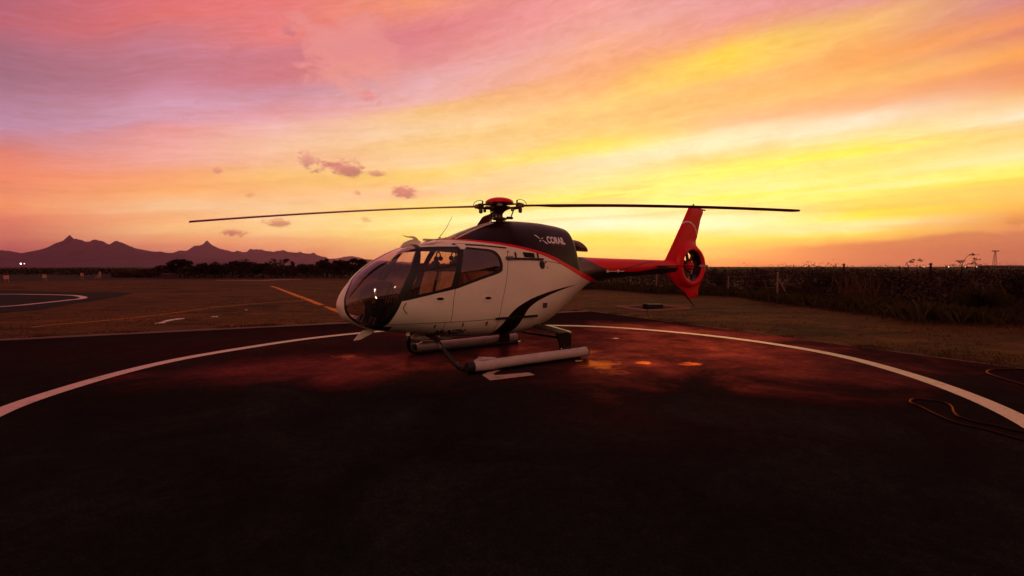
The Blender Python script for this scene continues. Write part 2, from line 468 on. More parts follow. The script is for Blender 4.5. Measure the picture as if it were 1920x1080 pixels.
class MB:
    """collects simple solids into one mesh"""

    def __init__(self):
        self.V = []
        self.F = []

    def add(self, V, F):
        o = len(self.V)
        self.V += [tuple(map(float, v)) for v in V]
        self.F += [tuple(i + o for i in f) for f in F]

    def box(self, c, s, rot=None, bev=0.0):
        hx, hy, hz = s[0] / 2, s[1] / 2, s[2] / 2
        bm = bmesh.new()
        bmesh.ops.create_cube(bm, size=1.0)
        bmesh.ops.scale(bm, vec=(s[0], s[1], s[2]), verts=bm.verts)
        if bev > 0:
            bmesh.ops.bevel(bm, geom=list(bm.edges), offset=min(bev, min(hx, hy, hz) * 0.8), segments=2, affect='EDGES')
        bm.verts.index_update()
        mt = (rot if rot is not None else Matrix.Identity(3))
        V = [tuple(mt @ v.co + Vector(c)) for v in bm.verts]
        F = [[v.index for v in f.verts] for f in bm.faces]
        bm.free()
        self.add(V, F)
        return self

    def tube(self, pts, rad, seg=10, cap=True, flat=1.0, up=(0, 0, 1)):
        pts = [Vector(p) for p in pts]
        rad = rad if isinstance(rad, (list, tuple)) else [rad] * len(pts)
        rings = []
        prev = None
        for i, p in enumerate(pts):
            t = (pts[min(i + 1, len(pts) - 1)] - pts[max(i - 1, 0)])
            t = t.normalized() if t.length > 1e-9 else Vector((1, 0, 0))
            ref = Vector(up) if abs(t.dot(Vector(up))) < 0.95 else Vector((1, 0, 0))
            a = t.cross(ref).normalized()
            if prev is not None and a.dot(prev) < 0:
                a = -a
            prev = a
            b = t.cross(a).normalized()
            rings.append([p + a * (math.cos(2 * math.pi * k / seg) * rad[i]) + b * (math.sin(2 * math.pi * k / seg) * rad[i] * flat) for k in range(seg)])
        V = [v for r in rings for v in r]
        F = []
        for i in range(len(pts) - 1):
            for k in range(seg):
                F.append((i * seg + k, i * seg + (k + 1) % seg, (i + 1) * seg + (k + 1) % seg, (i + 1) * seg + k))
        if cap:
            F.append(tuple(range(seg - 1, -1, -1)))
            F.append(tuple((len(pts) - 1) * seg + k for k in range(seg)))
        self.add(V, F)
        return self

    def lathe(self, prof, c=(0, 0, 0), seg=32, axis='z'):
        V = []
        for r, h in prof:
            for k in range(seg):
                a = 2 * math.pi * k / seg
                x, y = r * math.cos(a), r * math.sin(a)
                if axis == 'z':
                    p = (x, y, h)
                elif axis == 'y':
                    p = (x, h, y)
                else:
                    p = (h, x, y)
                V.append((p[0] + c[0], p[1] + c[1], p[2] + c[2]))
        F = []
        for i in range(len(prof) - 1):
            for k in range(seg):
                F.append((i * seg + k, i * seg + (k + 1) % seg, (i + 1) * seg + (k + 1) % seg, (i + 1) * seg + k))
        F.append(tuple(range(seg - 1, -1, -1)))
        F.append(tuple((len(prof) - 1) * seg + k for k in range(seg)))
        self.add(V, F)
        return self

    def prism(self, poly, y0, y1):
        """polygon in (x, z) extruded along y"""
        n = len(poly)
        V = [(x, y0, z) for x, z in poly] + [(x, y1, z) for x, z in poly]
        F = [tuple(range(n)), tuple(range(2 * n - 1, n - 1, -1))]
        F += [(i, i + n, (i + 1) % n + n, (i + 1) % n) for i in range(n)]
        self.add(V, F)
        return self

    def build(self, name, m, parent=None, smooth=True, fix=True, angle=40):
        me = bpy.data.meshes.new(name)
        me.from_pydata(self.V, [], self.F)
        bm = bmesh.new()
        bm.from_mesh(me)
        if fix:
            bmesh.ops.recalc_face_normals(bm, faces=bm.faces)
        for e in bm.edges:
            if len(e.link_faces) == 2 and e.calc_face_angle(0) > R(angle):
                e.smooth = False
        for f in bm.faces:
            f.smooth = smooth
        bm.to_mesh(me)
        bm.free()
        for mm in (m if isinstance(m, (list, tuple)) else [m]):
            me.materials.append(mm)
        return link_mesh(name, me, parent)


def catmull(pts, n=6):
    P = [np.array(p, float) for p in pts]
    P = [2 * P[0] - P[1]] + P + [2 * P[-1] - P[-2]]
    out = []
    for i in range(1, len(P) - 2):
        for k in range(n):
            t = k / n
            out.append(0.5 * ((2 * P[i]) + (-P[i - 1] + P[i + 1]) * t + (2 * P[i - 1] - 5 * P[i] + 4 * P[i + 1] - P[i + 2]) * t * t + (-P[i - 1] + 3 * P[i] - 3 * P[i + 1] + P[i + 2]) * t ** 3))
    out.append(P[-2])
    return out


# ================================================================== SETTING
def pchip(x, xs, ys):
    """smooth monotone interpolation"""
    xs = np.asarray(xs, float)
    ys = np.asarray(ys, float)
    h = np.diff(xs)
    dl = np.diff(ys) / h
    d = np.zeros_like(ys)
    for i in range(1, len(xs) - 1):
        if dl[i - 1] * dl[i] > 0:
            w1 = 2 * h[i] + h[i - 1]
            w2 = h[i] + 2 * h[i - 1]
            d[i] = (w1 + w2) / (w1 / dl[i - 1] + w2 / dl[i])
    d[0] = dl[0]
    d[-1] = dl[-1]
    x = np.clip(np.asarray(x, float), xs[0], xs[-1])
    i = np.clip(np.searchsorted(xs, x) - 1, 0, len(xs) - 2)
    t = (x - xs[i]) / h[i]
    return (2 * t ** 3 - 3 * t ** 2 + 1) * ys[i] + (t ** 3 - 2 * t ** 2 + t) * h[i] * d[i] + (-2 * t ** 3 + 3 * t ** 2) * ys[i + 1] + (t ** 3 - t ** 2) * h[i] * d[i + 1]


def ground_mat():
    m = bpy.data.materials.new('dry_grass_ground')
    m.use_nodes = True
    k = NB(m.node_tree)
    b = m.node_tree.nodes['Principled BSDF']
    pos = k.n('ShaderNodeNewGeometry').outputs['Position']
    x, y, z = k.sep(pos)
    big = k.noise(k.xyz(k.m('MULTIPLY', x, 0.13), k.m('MULTIPLY', y, 0.20), 0.0), 1.0, 9.0, 0.70, 0.8)
    mid = k.noise(pos, 1.6, 6.0, 0.65, 0.3)
    fine = k.noise(pos, 22.0, 4.0, 0.6)
    mid2 = k.noise(k.xyz(k.m('MULTIPLY', x, 0.42), k.m('MULTIPLY', y, 0.9), 2.0), 1.0, 7.0, 0.72, 0.7)
    s = k.m('ADD', k.m('MULTIPLY', big, 0.30), k.m('ADD', k.m('MULTIPLY', mid2, 0.42), k.m('ADD', k.m('MULTIPLY', mid, 0.18), k.m('MULTIPLY', fine, 0.10))))
    c = k.ramp(s, [(0.40, (0.008, 0.003, 0.001)), (0.445, (0.050, 0.013, 0.003)), (0.47, (0.036, 0.021, 0.004)), (0.50, (0.120, 0.036, 0.006)), (0.525, (0.045, 0.022, 0.004)), (0.555, (0.170, 0.056, 0.010)), (0.61, (0.016, 0.011, 0.003))])
    # greener toward the scrub on the right
    c = k.mix(k.m('MULTIPLY', k.rng(x, 3.0, 11.0, smooth=True), 0.62), c, k.mix(1.0, c, (0.62, 0.95, 0.75), 'MULTIPLY'))
    # far land turns to darker cover
    dist = k.m('SQRT', k.m('ADD', k.m('MULTIPLY', x, x), k.m('MULTIPLY', y, y)))
    c = k.mix(k.rng(dist, 74.0, 90.0), c, (0.022, 0.012, 0.008))
    k.link(c, b.inputs['Base Color'])
    b.inputs['Roughness'].default_value = 0.95
    b.inputs['Specular IOR Level'].default_value = 0.08
    bn = k.n('ShaderNodeBump')
    bn.inputs['Strength'].default_value = 0.8
    bn.inputs['Distance'].default_value = 0.06
    k.link(k.m('ADD', k.m('MULTIPLY', mid, 0.7), k.m('MULTIPLY', fine, 0.5)), bn.inputs['Height'])
    k.link(bn.outputs[0], b.inputs['Normal'])
    return m


def asphalt_mat(wet_zones, puddles=()):
    """old dark asphalt with red painted into its reflections, damp where the wet zones are"""
    m = bpy.data.materials.new('damp_asphalt')
    m.use_nodes = True
    t = m.node_tree
    t.nodes.clear()
    k = NB(t)
    pos = k.n('ShaderNodeNewGeometry').outputs['Position']
    x, y, z = k.sep(pos)
    n1 = k.noise(pos, 0.55, 8.0, 0.62, 0.8)
    n2 = k.noise(k.xyz(k.m('MULTIPLY', x, 1.2), k.m('MULTIPLY', y, 1.3), 3.0), 1.1, 7.0, 0.65, 0.5)
    n3 = k.noise(pos, 9.0, 6.0, 0.7, 0.2)
    grain = k.noise(pos, 140.0, 3.0, 0.6)
    wet = None
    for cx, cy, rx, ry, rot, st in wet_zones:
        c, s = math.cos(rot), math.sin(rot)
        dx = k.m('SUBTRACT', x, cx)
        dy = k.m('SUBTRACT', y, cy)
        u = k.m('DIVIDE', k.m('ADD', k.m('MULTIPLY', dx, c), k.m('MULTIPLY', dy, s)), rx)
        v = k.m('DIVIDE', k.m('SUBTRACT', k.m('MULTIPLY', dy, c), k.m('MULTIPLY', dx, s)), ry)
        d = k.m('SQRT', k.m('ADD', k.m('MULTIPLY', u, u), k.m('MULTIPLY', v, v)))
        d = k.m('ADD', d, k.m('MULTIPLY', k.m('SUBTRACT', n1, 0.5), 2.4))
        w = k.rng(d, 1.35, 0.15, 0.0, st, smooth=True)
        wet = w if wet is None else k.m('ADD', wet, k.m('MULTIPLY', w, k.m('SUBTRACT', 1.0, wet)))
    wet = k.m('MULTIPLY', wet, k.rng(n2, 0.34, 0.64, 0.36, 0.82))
    spots = k.m('MULTIPLY', k.rng(n3, 0.36, 0.68, 0.75, 1.2), k.rng(grain, 0.35, 0.65, 0.6, 1.35))
    df = k.n('ShaderNodeBsdfDiffuse')
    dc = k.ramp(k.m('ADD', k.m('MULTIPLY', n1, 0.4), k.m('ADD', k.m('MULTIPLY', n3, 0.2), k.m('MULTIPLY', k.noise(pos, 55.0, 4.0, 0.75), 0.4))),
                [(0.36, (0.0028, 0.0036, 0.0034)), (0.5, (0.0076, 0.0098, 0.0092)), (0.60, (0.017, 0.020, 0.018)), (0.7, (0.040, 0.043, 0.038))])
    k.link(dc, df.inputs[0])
    gl = k.n('ShaderNodeBsdfGlossy')
    gl.inputs['Color'].default_value = (0.80, 0.165, 0.17, 1)  # sunset red put into the reflection colour; the asphalt itself is not red
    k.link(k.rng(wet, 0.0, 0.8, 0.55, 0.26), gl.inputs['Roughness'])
    bn = k.n('ShaderNodeBump')
    bn.inputs['Strength'].default_value = 0.35
    bn.inputs['Distance'].default_value = 0.006
    k.link(k.m('ADD', k.m('MULTIPLY', grain, 0.8), k.m('MULTIPLY', n3, 1.2)), bn.inputs['Height'])
    k.link(bn.outputs[0], gl.inputs['Normal'])
    k.link(bn.outputs[0], df.inputs['Normal'])
    fr = k.n('ShaderNodeFresnel')
    fr.inputs[0].default_value = 1.33
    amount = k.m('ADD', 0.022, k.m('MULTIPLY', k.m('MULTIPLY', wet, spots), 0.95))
    # standing water: irregular, soft-edged
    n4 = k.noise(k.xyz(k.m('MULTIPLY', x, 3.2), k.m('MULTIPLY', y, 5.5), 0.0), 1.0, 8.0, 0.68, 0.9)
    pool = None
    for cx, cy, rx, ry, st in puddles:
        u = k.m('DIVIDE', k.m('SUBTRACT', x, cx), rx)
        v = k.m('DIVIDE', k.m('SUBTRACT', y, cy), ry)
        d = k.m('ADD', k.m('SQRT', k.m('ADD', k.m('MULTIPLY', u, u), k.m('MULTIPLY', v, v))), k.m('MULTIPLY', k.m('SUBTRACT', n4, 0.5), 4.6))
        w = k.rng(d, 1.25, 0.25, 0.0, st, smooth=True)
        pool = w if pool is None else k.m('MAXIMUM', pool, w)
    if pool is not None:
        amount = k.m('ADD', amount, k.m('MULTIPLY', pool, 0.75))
        k.link(k.mix(pool, (0.80, 0.165, 0.17, 1.0), (1.0, 0.26, 0.07, 1.0)), gl.inputs['Color'])  # puddle reflections are coloured orange here
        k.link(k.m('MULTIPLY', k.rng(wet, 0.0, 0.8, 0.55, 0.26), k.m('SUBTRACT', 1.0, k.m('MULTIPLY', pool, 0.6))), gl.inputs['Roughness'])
    f = k.m('MULTIPLY', fr.outputs[0], amount, clamp=True)
    mx = k.n('ShaderNodeMixShader')
    k.link(f, mx.inputs[0])
    k.link(df.outputs[0], mx.inputs[1])
    k.link(gl.outputs[0], mx.inputs[2])
    o = k.n('ShaderNodeOutputMaterial')
    k.link(mx.outputs[0], o.inputs[0])
    return m


def sheet(name, poly, z, m, kind='structure', th=0.0):
    bm = bmesh.new()
    vs = [bm.verts.new((x, y, z)) for x, y in poly]
    f = bm.faces.new(vs)
    bm.normal_update()
    if f.normal.z < 0:
        f.normal_flip()
    if th > 0:
        r = bmesh.ops.extrude_face_region(bm, geom=[f])
        bmesh.ops.translate(bm, vec=(0, 0, -th), verts=[v for v in r['geom'] if isinstance(v, bmesh.types.BMVert)])
        bmesh.ops.recalc_face_normals(bm, faces=bm.faces)
    bmesh.ops.triangulate(bm, faces=[f for f in bm.faces if len(f.verts) > 4])
    me = bpy.data.meshes.new(name)
    bm.to_mesh(me)
    bm.free()
    me.materials.append(m)
    o = link_mesh(name, me)
    o['kind'] = kind
    return o


def ribbon(name, pts, w, z, m, closed=False):
    P = [np.array(p, float) for p in pts]
    n = len(P)
    V = []
    for i, p in enumerate(P):
        a = P[(i - 1) % n] if (closed or i > 0) else P[i]
        b = P[(i + 1) % n] if (closed or i < n - 1) else P[i]
        t = (b - a) / (np.linalg.norm(b - a) + 1e-9)
        nn = np.array([-t[1], t[0]])
        ww = w[i] if isinstance(w, (list, tuple)) else w
        V += [(*(p + nn * ww / 2), z), (*(p - nn * ww / 2), z)]
    F = []
    for i in range(n if closed else n - 1):
        j = (i + 1) % n
        F.append((2 * i, 2 * i + 1, 2 * j + 1, 2 * j))
    o = from_arrays(name, V, F, m, smooth=False)
    bm = bmesh.new()
    bm.from_mesh(o.data)
    for f in bm.faces:
        if f.normal.z < 0:
            f.normal_flip()
    bm.to_mesh(o.data)
    bm.free()
    o['kind'] = 'structure'
    return o


M['ground'] = ground_mat()
WET = [(3.6, 10.4, 4.2, 3.2, 0.0, 0.52), (1.6, 8.7, 2.0, 1.6, 0.0, 0.62), (5.0, 8.6, 2.4, 1.5, -0.4, 0.42), (-2.3, 8.5, 3.4, 1.35, 0.15, 0.46), (-1.4, 7.7, 2.4, 1.0, 0.0, 0.30), (-3.4, 8.3, 2.6, 1.0, 0.2, 0.26),
       (0.9, 6.2, 1.3, 1.6, 0.0, 0.09), (4.4, 13.4, 2.8, 1.4, -0.6, 0.45), (0.5, 12.6, 5.0, 2.0, 0.0, 0.10), (-5.0, 10.5, 5.0, 3.0, 0.0, 0.07), (2.5, 5.5, 4.0, 2.0, 0, 0.02)]
POOLS = [(*G(px, py), hw * G(px, py)[1] / FPX, hh * G(px, py)[1] ** 2 / (FPX * EYE), st) for px, py, hw, hh, st in
         [(1118, 686, 40, 9, 1.0), (1150, 700, 30, 8, 0.5), (1210, 683, 16, 3, 0.9), (1292, 686, 22, 3, 1.0), (1100, 662, 30, 5, 0.5), (1470, 702, 50, 5, 0.14), (1330, 650, 110, 9, 0.16),
          (652, 672, 26, 4, 0.55), (780, 690, 60, 6, 0.2), (1155, 637, 9, 1.5, 0.8), (1035, 692, 34, 3, 0.5), (1130, 745, 30, 14, 0.16)]]
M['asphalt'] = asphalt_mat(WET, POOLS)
M['asphalt_far'] = mat('dry_asphalt', (0.014, 0.009, 0.011), 0.95, 0.05, var=0.3, vscale=0.5, bump=0.2)
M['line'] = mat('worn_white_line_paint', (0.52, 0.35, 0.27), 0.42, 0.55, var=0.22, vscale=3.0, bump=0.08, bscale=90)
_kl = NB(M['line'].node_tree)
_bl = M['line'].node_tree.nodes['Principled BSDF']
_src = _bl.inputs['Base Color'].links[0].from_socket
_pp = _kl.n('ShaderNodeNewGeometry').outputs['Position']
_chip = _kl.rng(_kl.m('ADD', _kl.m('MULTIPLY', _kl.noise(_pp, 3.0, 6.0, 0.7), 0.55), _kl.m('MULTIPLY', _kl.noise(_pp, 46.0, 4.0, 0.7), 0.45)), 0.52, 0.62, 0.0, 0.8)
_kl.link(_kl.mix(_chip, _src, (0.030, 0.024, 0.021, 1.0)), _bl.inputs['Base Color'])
M['kerb'] = mat('dusty_concrete_edging', (0.115, 0.060, 0.055), 0.9, 0.2, var=0.3, vscale=1.3, bump=0.3)
M['orange_line'] = mat('faded_orange_line', (0.62, 0.21, 0.03), 0.85, 0.1, var=0.35, vscale=0.9)

ground = sheet('ground', [(-45000, -12000), (45000, -12000), (45000, 60000), (-45000, 60000)], 0.0, M['ground'])

# apron: a square of asphalt standing a little proud of the grass, with a pale flush edging
C0 = np.array([3.05, 18.86])
DL = np.array([-0.8945, -0.4471])
DR = np.array([0.4657, -0.8850])
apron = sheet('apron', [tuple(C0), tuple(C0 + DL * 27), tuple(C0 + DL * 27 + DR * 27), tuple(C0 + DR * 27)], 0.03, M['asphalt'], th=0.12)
e1 = [C0 + DL * s - DR * 0.24 for s in np.linspace(-0.15, 27, 40)]
edge = ribbon('apron_edging', [tuple(p + np.array([0, 0.05 * noise.noise(Vector((i * 0.9, 0, 3)))])) for i, p in enumerate(e1)], 0.52, 0.018, M['kerb'])
e2 = [C0 + DR * s - DL * 0.08 for s in np.linspace(0.0, 27, 40)]
edge2 = ribbon('apron_edging', [tuple(p + np.array([0.04 * noise.noise(Vector((i * 0.9, 5, 3))), 0])) for i, p in enumerate(e2)], 0.14, 0.016, M['kerb'])

# landing circle
ring_pts = [(0, 776.9), (150, 724.5), (300, 684.4), (500, 648.6), (650, 629.2), (1000, 612), (1140, 615.4), (1240, 622.7), (1400, 640.3), (1550, 665), (1700, 704.4), (1790, 735.7), (1920, 794.8)]
rc = np.array([-0.1, 8.0])
pol = []
for p in ring_pts:
    d = np.array(G(*p)) - rc
    pol.append((math.atan2(d[0], d[1]), math.hypot(*d)))
pol.sort()
aa = [-math.pi] + [p[0] for p in pol] + [math.pi]
rr = [6.35] + [p[1] for p in pol] + [6.35]
circ = []
for i in range(180):
    a = -math.pi + 2 * math.pi * i / 180
    r = float(pchip(a, aa, rr))
    circ.append((rc[0] + r * math.sin(a), rc[1] + r * math.cos(a)))
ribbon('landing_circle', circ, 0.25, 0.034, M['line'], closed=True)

# painted arrow shape beside the near skid
arrow = [(904, 707), (919, 717.2), (1003, 707), (992, 702), (929, 707.4), (924, 704.5), (940, 697.5), (930, 697), (914, 701.5)]
sheet('painted_arrow', [G(*p) for p in arrow], 0.034, M['line'])
for pts in ([(960, 644.5), (976, 643), (976, 641.4), (960, 642.6)], [(1078, 679), (1092, 678.3), (1090, 681), (1080, 681.8)], [(1150, 636), (1160, 636.4), (1159, 638), (1151, 637.6)]):
    sheet('painted_glint', [G(*p) for p in pts], 0.034, M['line'])  # pale sheets standing in for puddle reflections on the wet asphalt

# markings and small worn patches in the grass
ribbon('painted_line', [G(*p) for p in [(508, 536.5), (520, 540), (535, 546), (560, 555.5), (575, 561), (600, 571), (603, 572)]], [0.25, 0.3, 0.3, 0.32, 0.3, 0.28, 0.25], 0.006, M['orange_line'])
ribbon('painted_line', [G(*p) for p in [(610, 575), (625, 580), (637, 584.5), (660, 594)]], [0.16, 0.3, 0.32, 0.3], 0.006, M['orange_line'])
ribbon('painted_line', catmull([G(*p) for p in [(60, 614), (100, 609), (200, 601), (300, 590), (400, 577), (440, 573), (490, 568.5), (570, 563.5)]], 5), 0.09, 0.006, M['orange_line'])
for poly in ([(288, 608), (300, 606.5), (309, 606.3), (312, 603), (303, 604), (292, 606.5)], [(303, 603.2), (312, 600.5), (330, 597.6), (347, 596.8), (344, 598.4), (328, 600.2), (312, 604)],
             [(394, 594.6), (400, 593), (410, 593.4), (407, 595)], [(458, 581.5), (463, 580.3), (464, 582)]):
    sheet('pale_patch', [G(*p) for p in poly], 0.008, M['line'])
ribbon('painted_line', [G(*p) for p in [(405, 526), (450, 525.6), (490, 525.8), (520, 524.6), (566, 523.6)]], [0.5, 0.8, 1.0, 1.0, 0.7], 0.006, M['line'])

# second landing pad on the left
lp = [(-52, 13), (-31, 13.5), (-24, 16), (-19.6, 18.2), (-19.3, 20.0), (-20.2, 21.6), (-21.2, 24.0), (-22.8, 28.0), (-25.0, 32.2), (-28.0, 33.6), (-29.6, 33.2), (-36, 35.5), (-52, 36)]
sheet('far_pad', lp, 0.012, M['asphalt_far'])
lr = [G(*p) for p in [(0, 552), (60, 552.4), (130, 554), (150, 556), (157, 558.4), (150, 560.8), (130, 563), (70, 569.5), (0, 575.6)]]
lr = [(-38.5, 30.2)] + [tuple(p) for p in lr] + [(-24.0, 17.2), (-28.5, 14.5)]
lrs = catmull(lr, 6)
ribbon('far_landing_circle', [tuple(p) for p in lrs], 0.33, 0.018, M['line'])

# ---------------------------------------------------------------- mountains
def mountain(name, ridge, D, W, m, seed):
    xs = np.array([p[0] for p in ridge], float)
    ys = np.array([p[1] for p in ridge], float)
    U = np.unique(np.round(np.concatenate([np.arange(xs[0], xs[-1], 2.0), xs, xs - 0.6, xs + 0.6]), 2))
    U = U[(U >= xs[0]) & (U <= xs[-1])]
    n = len(U)
    RY = np.interp(U, xs, ys)
    RY = RY + np.array([2.0 * noise.fractal(Vector((u * 0.20, seed, 0.5)), 0.8, 2.0, 5) for u in U]) * np.interp(RY, [440, 495], [1, 0.3])
    rows = 25
    V = []
    for j in range(rows):
        s = -1 + 2 * j / (rows - 1)
        for i in range(n):
            p = at(U[i], RY[i], D)
            h = max(p[2], 0)
            f = (1 - abs(s)) ** 1.15 * (1.0 if abs(s) < 0.01 else 0.88)
            nz = noise.fractal(Vector((U[i] * 0.035 + s * 0.8, s * 2.2, seed)), 1.0, 2.0, 5)
            spur = 1.0 + 0.55 * nz * min(1, abs(s) * 3)
            V.append((p[0] + nz * 30 * min(1, abs(s) * 4), D + s * W, max(0.0, h * f * spur) - 2))
    F = []
    for j in range(rows - 1):
        for i in range(n - 1):
            F.append((j * n + i, j * n + i + 1, (j + 1) * n + i + 1, (j + 1) * n + i))
    o = from_arrays(name, V, F, m, smooth=True)
    o['kind'] = 'structure'
    return o


M['rock'] = mat('distant_mountain_slopes', (0.072, 0.048, 0.066), 0.95, 0.05)
ridgeA = [(-330, 478), (-200, 470), (-120, 462), (-60, 470), (0, 468), (25, 471.5), (40, 474), (60, 476.3), (75, 477), (88, 471), (98, 466), (107, 463), (115, 457), (118, 454.5), (121, 456), (126, 449), (128, 447.5), (129, 443), (130.5, 440.5), (132, 443.5), (133.5, 448.5), (137, 448.5), (143, 447), (150, 448), (156, 450.5), (160, 453.5), (165, 452.5), (171, 451.5), (177, 448.5), (184, 450), (192, 452), (200, 456), (208, 457.5), (213, 454), (219, 451), (226, 453.5), (235, 457.5), (247, 463), (256, 468), (268, 470.5), (285, 471.5), (300, 471), (318, 474), (345, 479), (380, 482), (430, 487), (500, 494), (560, 498)]
ridgeB = [(240, 478), (290, 474), (318, 474), (340, 471.5), (350, 469), (362, 467.5), (372, 462), (380, 458.5), (385, 456.5), (386.5, 452), (388, 450), (390, 453), (392, 457), (396, 460.5), (406, 464.5), (420, 467.5), (436, 471.5), (448, 473), (458, 472), (463, 473), (469, 466.5), (478, 467.5), (488, 467), (500, 470), (514, 471.5), (524, 469.5), (532, 468), (540, 471.5), (556, 473.5), (563, 471.5), (568, 474), (580, 475.5), (589, 474), (596, 479), (604, 483.5), (618, 485), (632, 487.5), (650, 490), (700, 492), (760, 495), (840, 499)]
ridgeC = [(560, 492), (600, 486), (630, 484.5), (648, 481), (660, 480), (672, 482), (684, 485), (704, 487.5), (740, 490), (800, 493), (900, 496), (1000, 499)]
mountain('mountain_range', ridgeA, 4500, 850, M['rock'], 1.3)
mountain('far_mountain_range', ridgeB, 6750, 1150, M['rock'], 4.7)
mountain('farthest_mountain_range', ridgeC, 9500, 1500, M['rock'], 8.1)

# air between here and the mountains
hz = MB().box((0, 4000, 219.5), (30000, 15600, 441)).build('haze', [], None, smooth=False)
hm = bpy.data.materials.new('evening_haze')
hm.use_nodes = True
hm.node_tree.nodes.clear()
_k = NB(hm.node_tree)
pv = _k.n('ShaderNodeVolumePrincipled')
pv.inputs['Color'].default_value = (0.94, 0.46, 0.74, 1)
pv.inputs['Density'].default_value = 5.0e-5
pv.inputs['Anisotropy'].default_value = 0.7
_o = _k.n('ShaderNodeOutputMaterial')
_k.link(pv.outputs[0], _o.inputs['Volume'])
hz.data.materials.clear()
hz.data.materials.append(hm)
hz['kind'] = 'stuff'

# ---------------------------------------------------------------- vegetation
def leaf_mat(name, base):
    m = mat(name, base, 0.8, 0.15, var=0.45, vscale=1.4)
    return m


M['leaf'] = leaf_mat('dark_foliage', (0.030, 0.022, 0.014))
M['leaf2'] = leaf_mat('brown_scrub', (0.036, 0.015, 0.011))
M['leaf3'] = leaf_mat('olive_bush', (0.050, 0.038, 0.012))
M['straw'] = leaf_mat('dry_stalks', (0.085, 0.045, 0.022))
M['bark'] = mat('bark', (0.035, 0.022, 0.018), 0.9, 0.1, var=0.3, vscale=5)


def leaves(centres, size, rs, jitter=0.5):
    """one bent quad per centre, random orientation"""
    n = len(centres)
    a = rs.normal(size=(n, 3))
    a /= np.linalg.norm(a, axis=1)[:, None]
    b = np.cross(a, rs.normal(size=(n, 3)))
    b /= np.linalg.norm(b, axis=1)[:, None]
    s = (size * (1 + jitter * (rs.rand(n) - 0.5)))[:, None] if np.ndim(size) == 0 else size[:, None]
    c = np.asarray(centres)
    V = np.stack([c - a * s, c + b * s * 0.45, c + a * s, c - b * s * 0.45], 1).reshape(-1, 3)
    F = np.arange(4 * n).reshape(-1, 4)
    return V, F


def crown_points(lobes, per, rs):
    pts = []
    for cx, cy, cz, rx, ry, rz in lobes:
        sub = max(4, int(per / 22))
        u = rs.normal(size=(sub, 3))
        u /= np.linalg.norm(u, axis=1)[:, None]
        cc = np.array([cx, cy, cz]) + u * np.array([rx, ry, rz]) * (0.55 + 0.45 * rs.rand(sub, 1))
        for c in cc:
            pts.append(c + rs.normal(size=(22, 3)) * np.array([rx, ry, rz]) * 0.20)
    return np.concatenate(pts)


def tree(px, base_y, lobes_px, label, group, leaf='leaf', name='tree', leafsize=0.17, per=420, cat='tree', seed=0, trunk_r=0.10, sparse=False):
    """lobes_px: list of (px, py, half width px, half height px) of the crown lumps seen in the photograph"""
    rs = np.random.RandomState(seed + 11)
    gx, gy = G(px, base_y)
    t = empty(name, (gx, gy, 0))
    tag(t, label, cat, group)
    s = gy / FPX
    lobes = []
    tr = MB()
    fork = None
    zs = []
    for lx, ly, hw, hh in lobes_px:
        p = at(lx, ly, gy)
        lobes.append((p[0] - gx, rs.uniform(-0.3, 0.3) * hw * s, p[2], hw * s * 1.15, max(hw * s * 0.8, 0.25), hh * s))
        zs.append(p[2])
    zf = min(zs) * 0.42
    lean = rs.uniform(-0.15, 0.15)
    tr.tube([(0, 0, -0.05), (lean * 0.4, 0, zf * 0.5), (lean, 0, zf)], [trunk_r * 1.5, trunk_r * 1.1, trunk_r], seg=7)
    for lb in lobes:
        mid = ((lean + lb[0]) / 2 + rs.uniform(-.12, .12), lb[1] / 2, (zf + lb[2]) / 2 + 0.1)
        tr.tube([(lean, 0, zf - 0.05), mid, (lb[0], lb[1], lb[2])], [trunk_r * 0.8, trunk_r * 0.5, trunk_r * 0.2], seg=6)
        for k in range(4):
            q = (lb[0] + rs.uniform(-.8, .8) * lb[3], lb[1] + rs.uniform(-.8, .8) * lb[4], lb[2] + rs.uniform(-.5, .7) * lb[5])
            tr.tube([mid, ((mid[0] + q[0]) / 2, (mid[1] + q[1]) / 2, (mid[2] + q[2]) / 2 + 0.05), q], [trunk_r * 0.35, trunk_r * 0.22, trunk_r * 0.1], seg=5)
    tr.build('trunk', M['bark'], t)
    pts = crown_points(lobes, per, rs)
    V, F = leaves(pts, leafsize, rs)
    from_arrays('crown', V, F, M[leaf], t, smooth=False)
    return t


TG = 'trees in the line beyond the field'
tree(338, 521.5, [(330, 495, 13, 6), (346, 493, 12, 6), (338, 490, 9, 4), (322, 502, 9, 5)], 'dark spreading tree at the left end of the tree line, open under its crown', TG, seed=1)
tree(372, 521.5, [(372, 504, 14, 7), (382, 500, 9, 6)], 'low rounded dark tree right of the leftmost spreading tree', TG, seed=2)
tree(404, 521.5, [(404, 499, 9, 7), (412, 505, 12, 7), (396, 506, 10, 7)], 'small tree with one short pointed top left of the broad domed tree', TG, seed=3)
tree(450, 522, [(450, 493, 16, 6), (438, 497, 12, 5), (464, 497, 12, 6), (452, 503, 20, 8)], 'broad domed dark tree in the middle of the tree line', TG, seed=4, per=330)
tree(494, 521.5, [(494, 500, 12, 6), (484, 504, 9, 6)], 'dark rounded tree just right of the broad domed tree', TG, seed=5)
tree(520, 521.5, [(512, 489, 7, 3), (528, 490, 8, 3), (519, 493, 10, 3.5), (538, 488, 5, 2.5)], 'thin flat-topped tree with gaps of sky between its tufts', TG, seed=6, per=160, leafsize=0.10)
tree(548, 521.5, [(548, 495, 3.5, 5), (546, 503, 8, 5)], 'small narrow tree with a spiky top right of the flat-topped tree', TG, seed=7, per=130)
tree(574, 521.5, [(574, 502, 13, 6), (566, 506, 9, 5)], 'low flat dark tree between the spiky tree and the tall twin crowns', TG, seed=8)
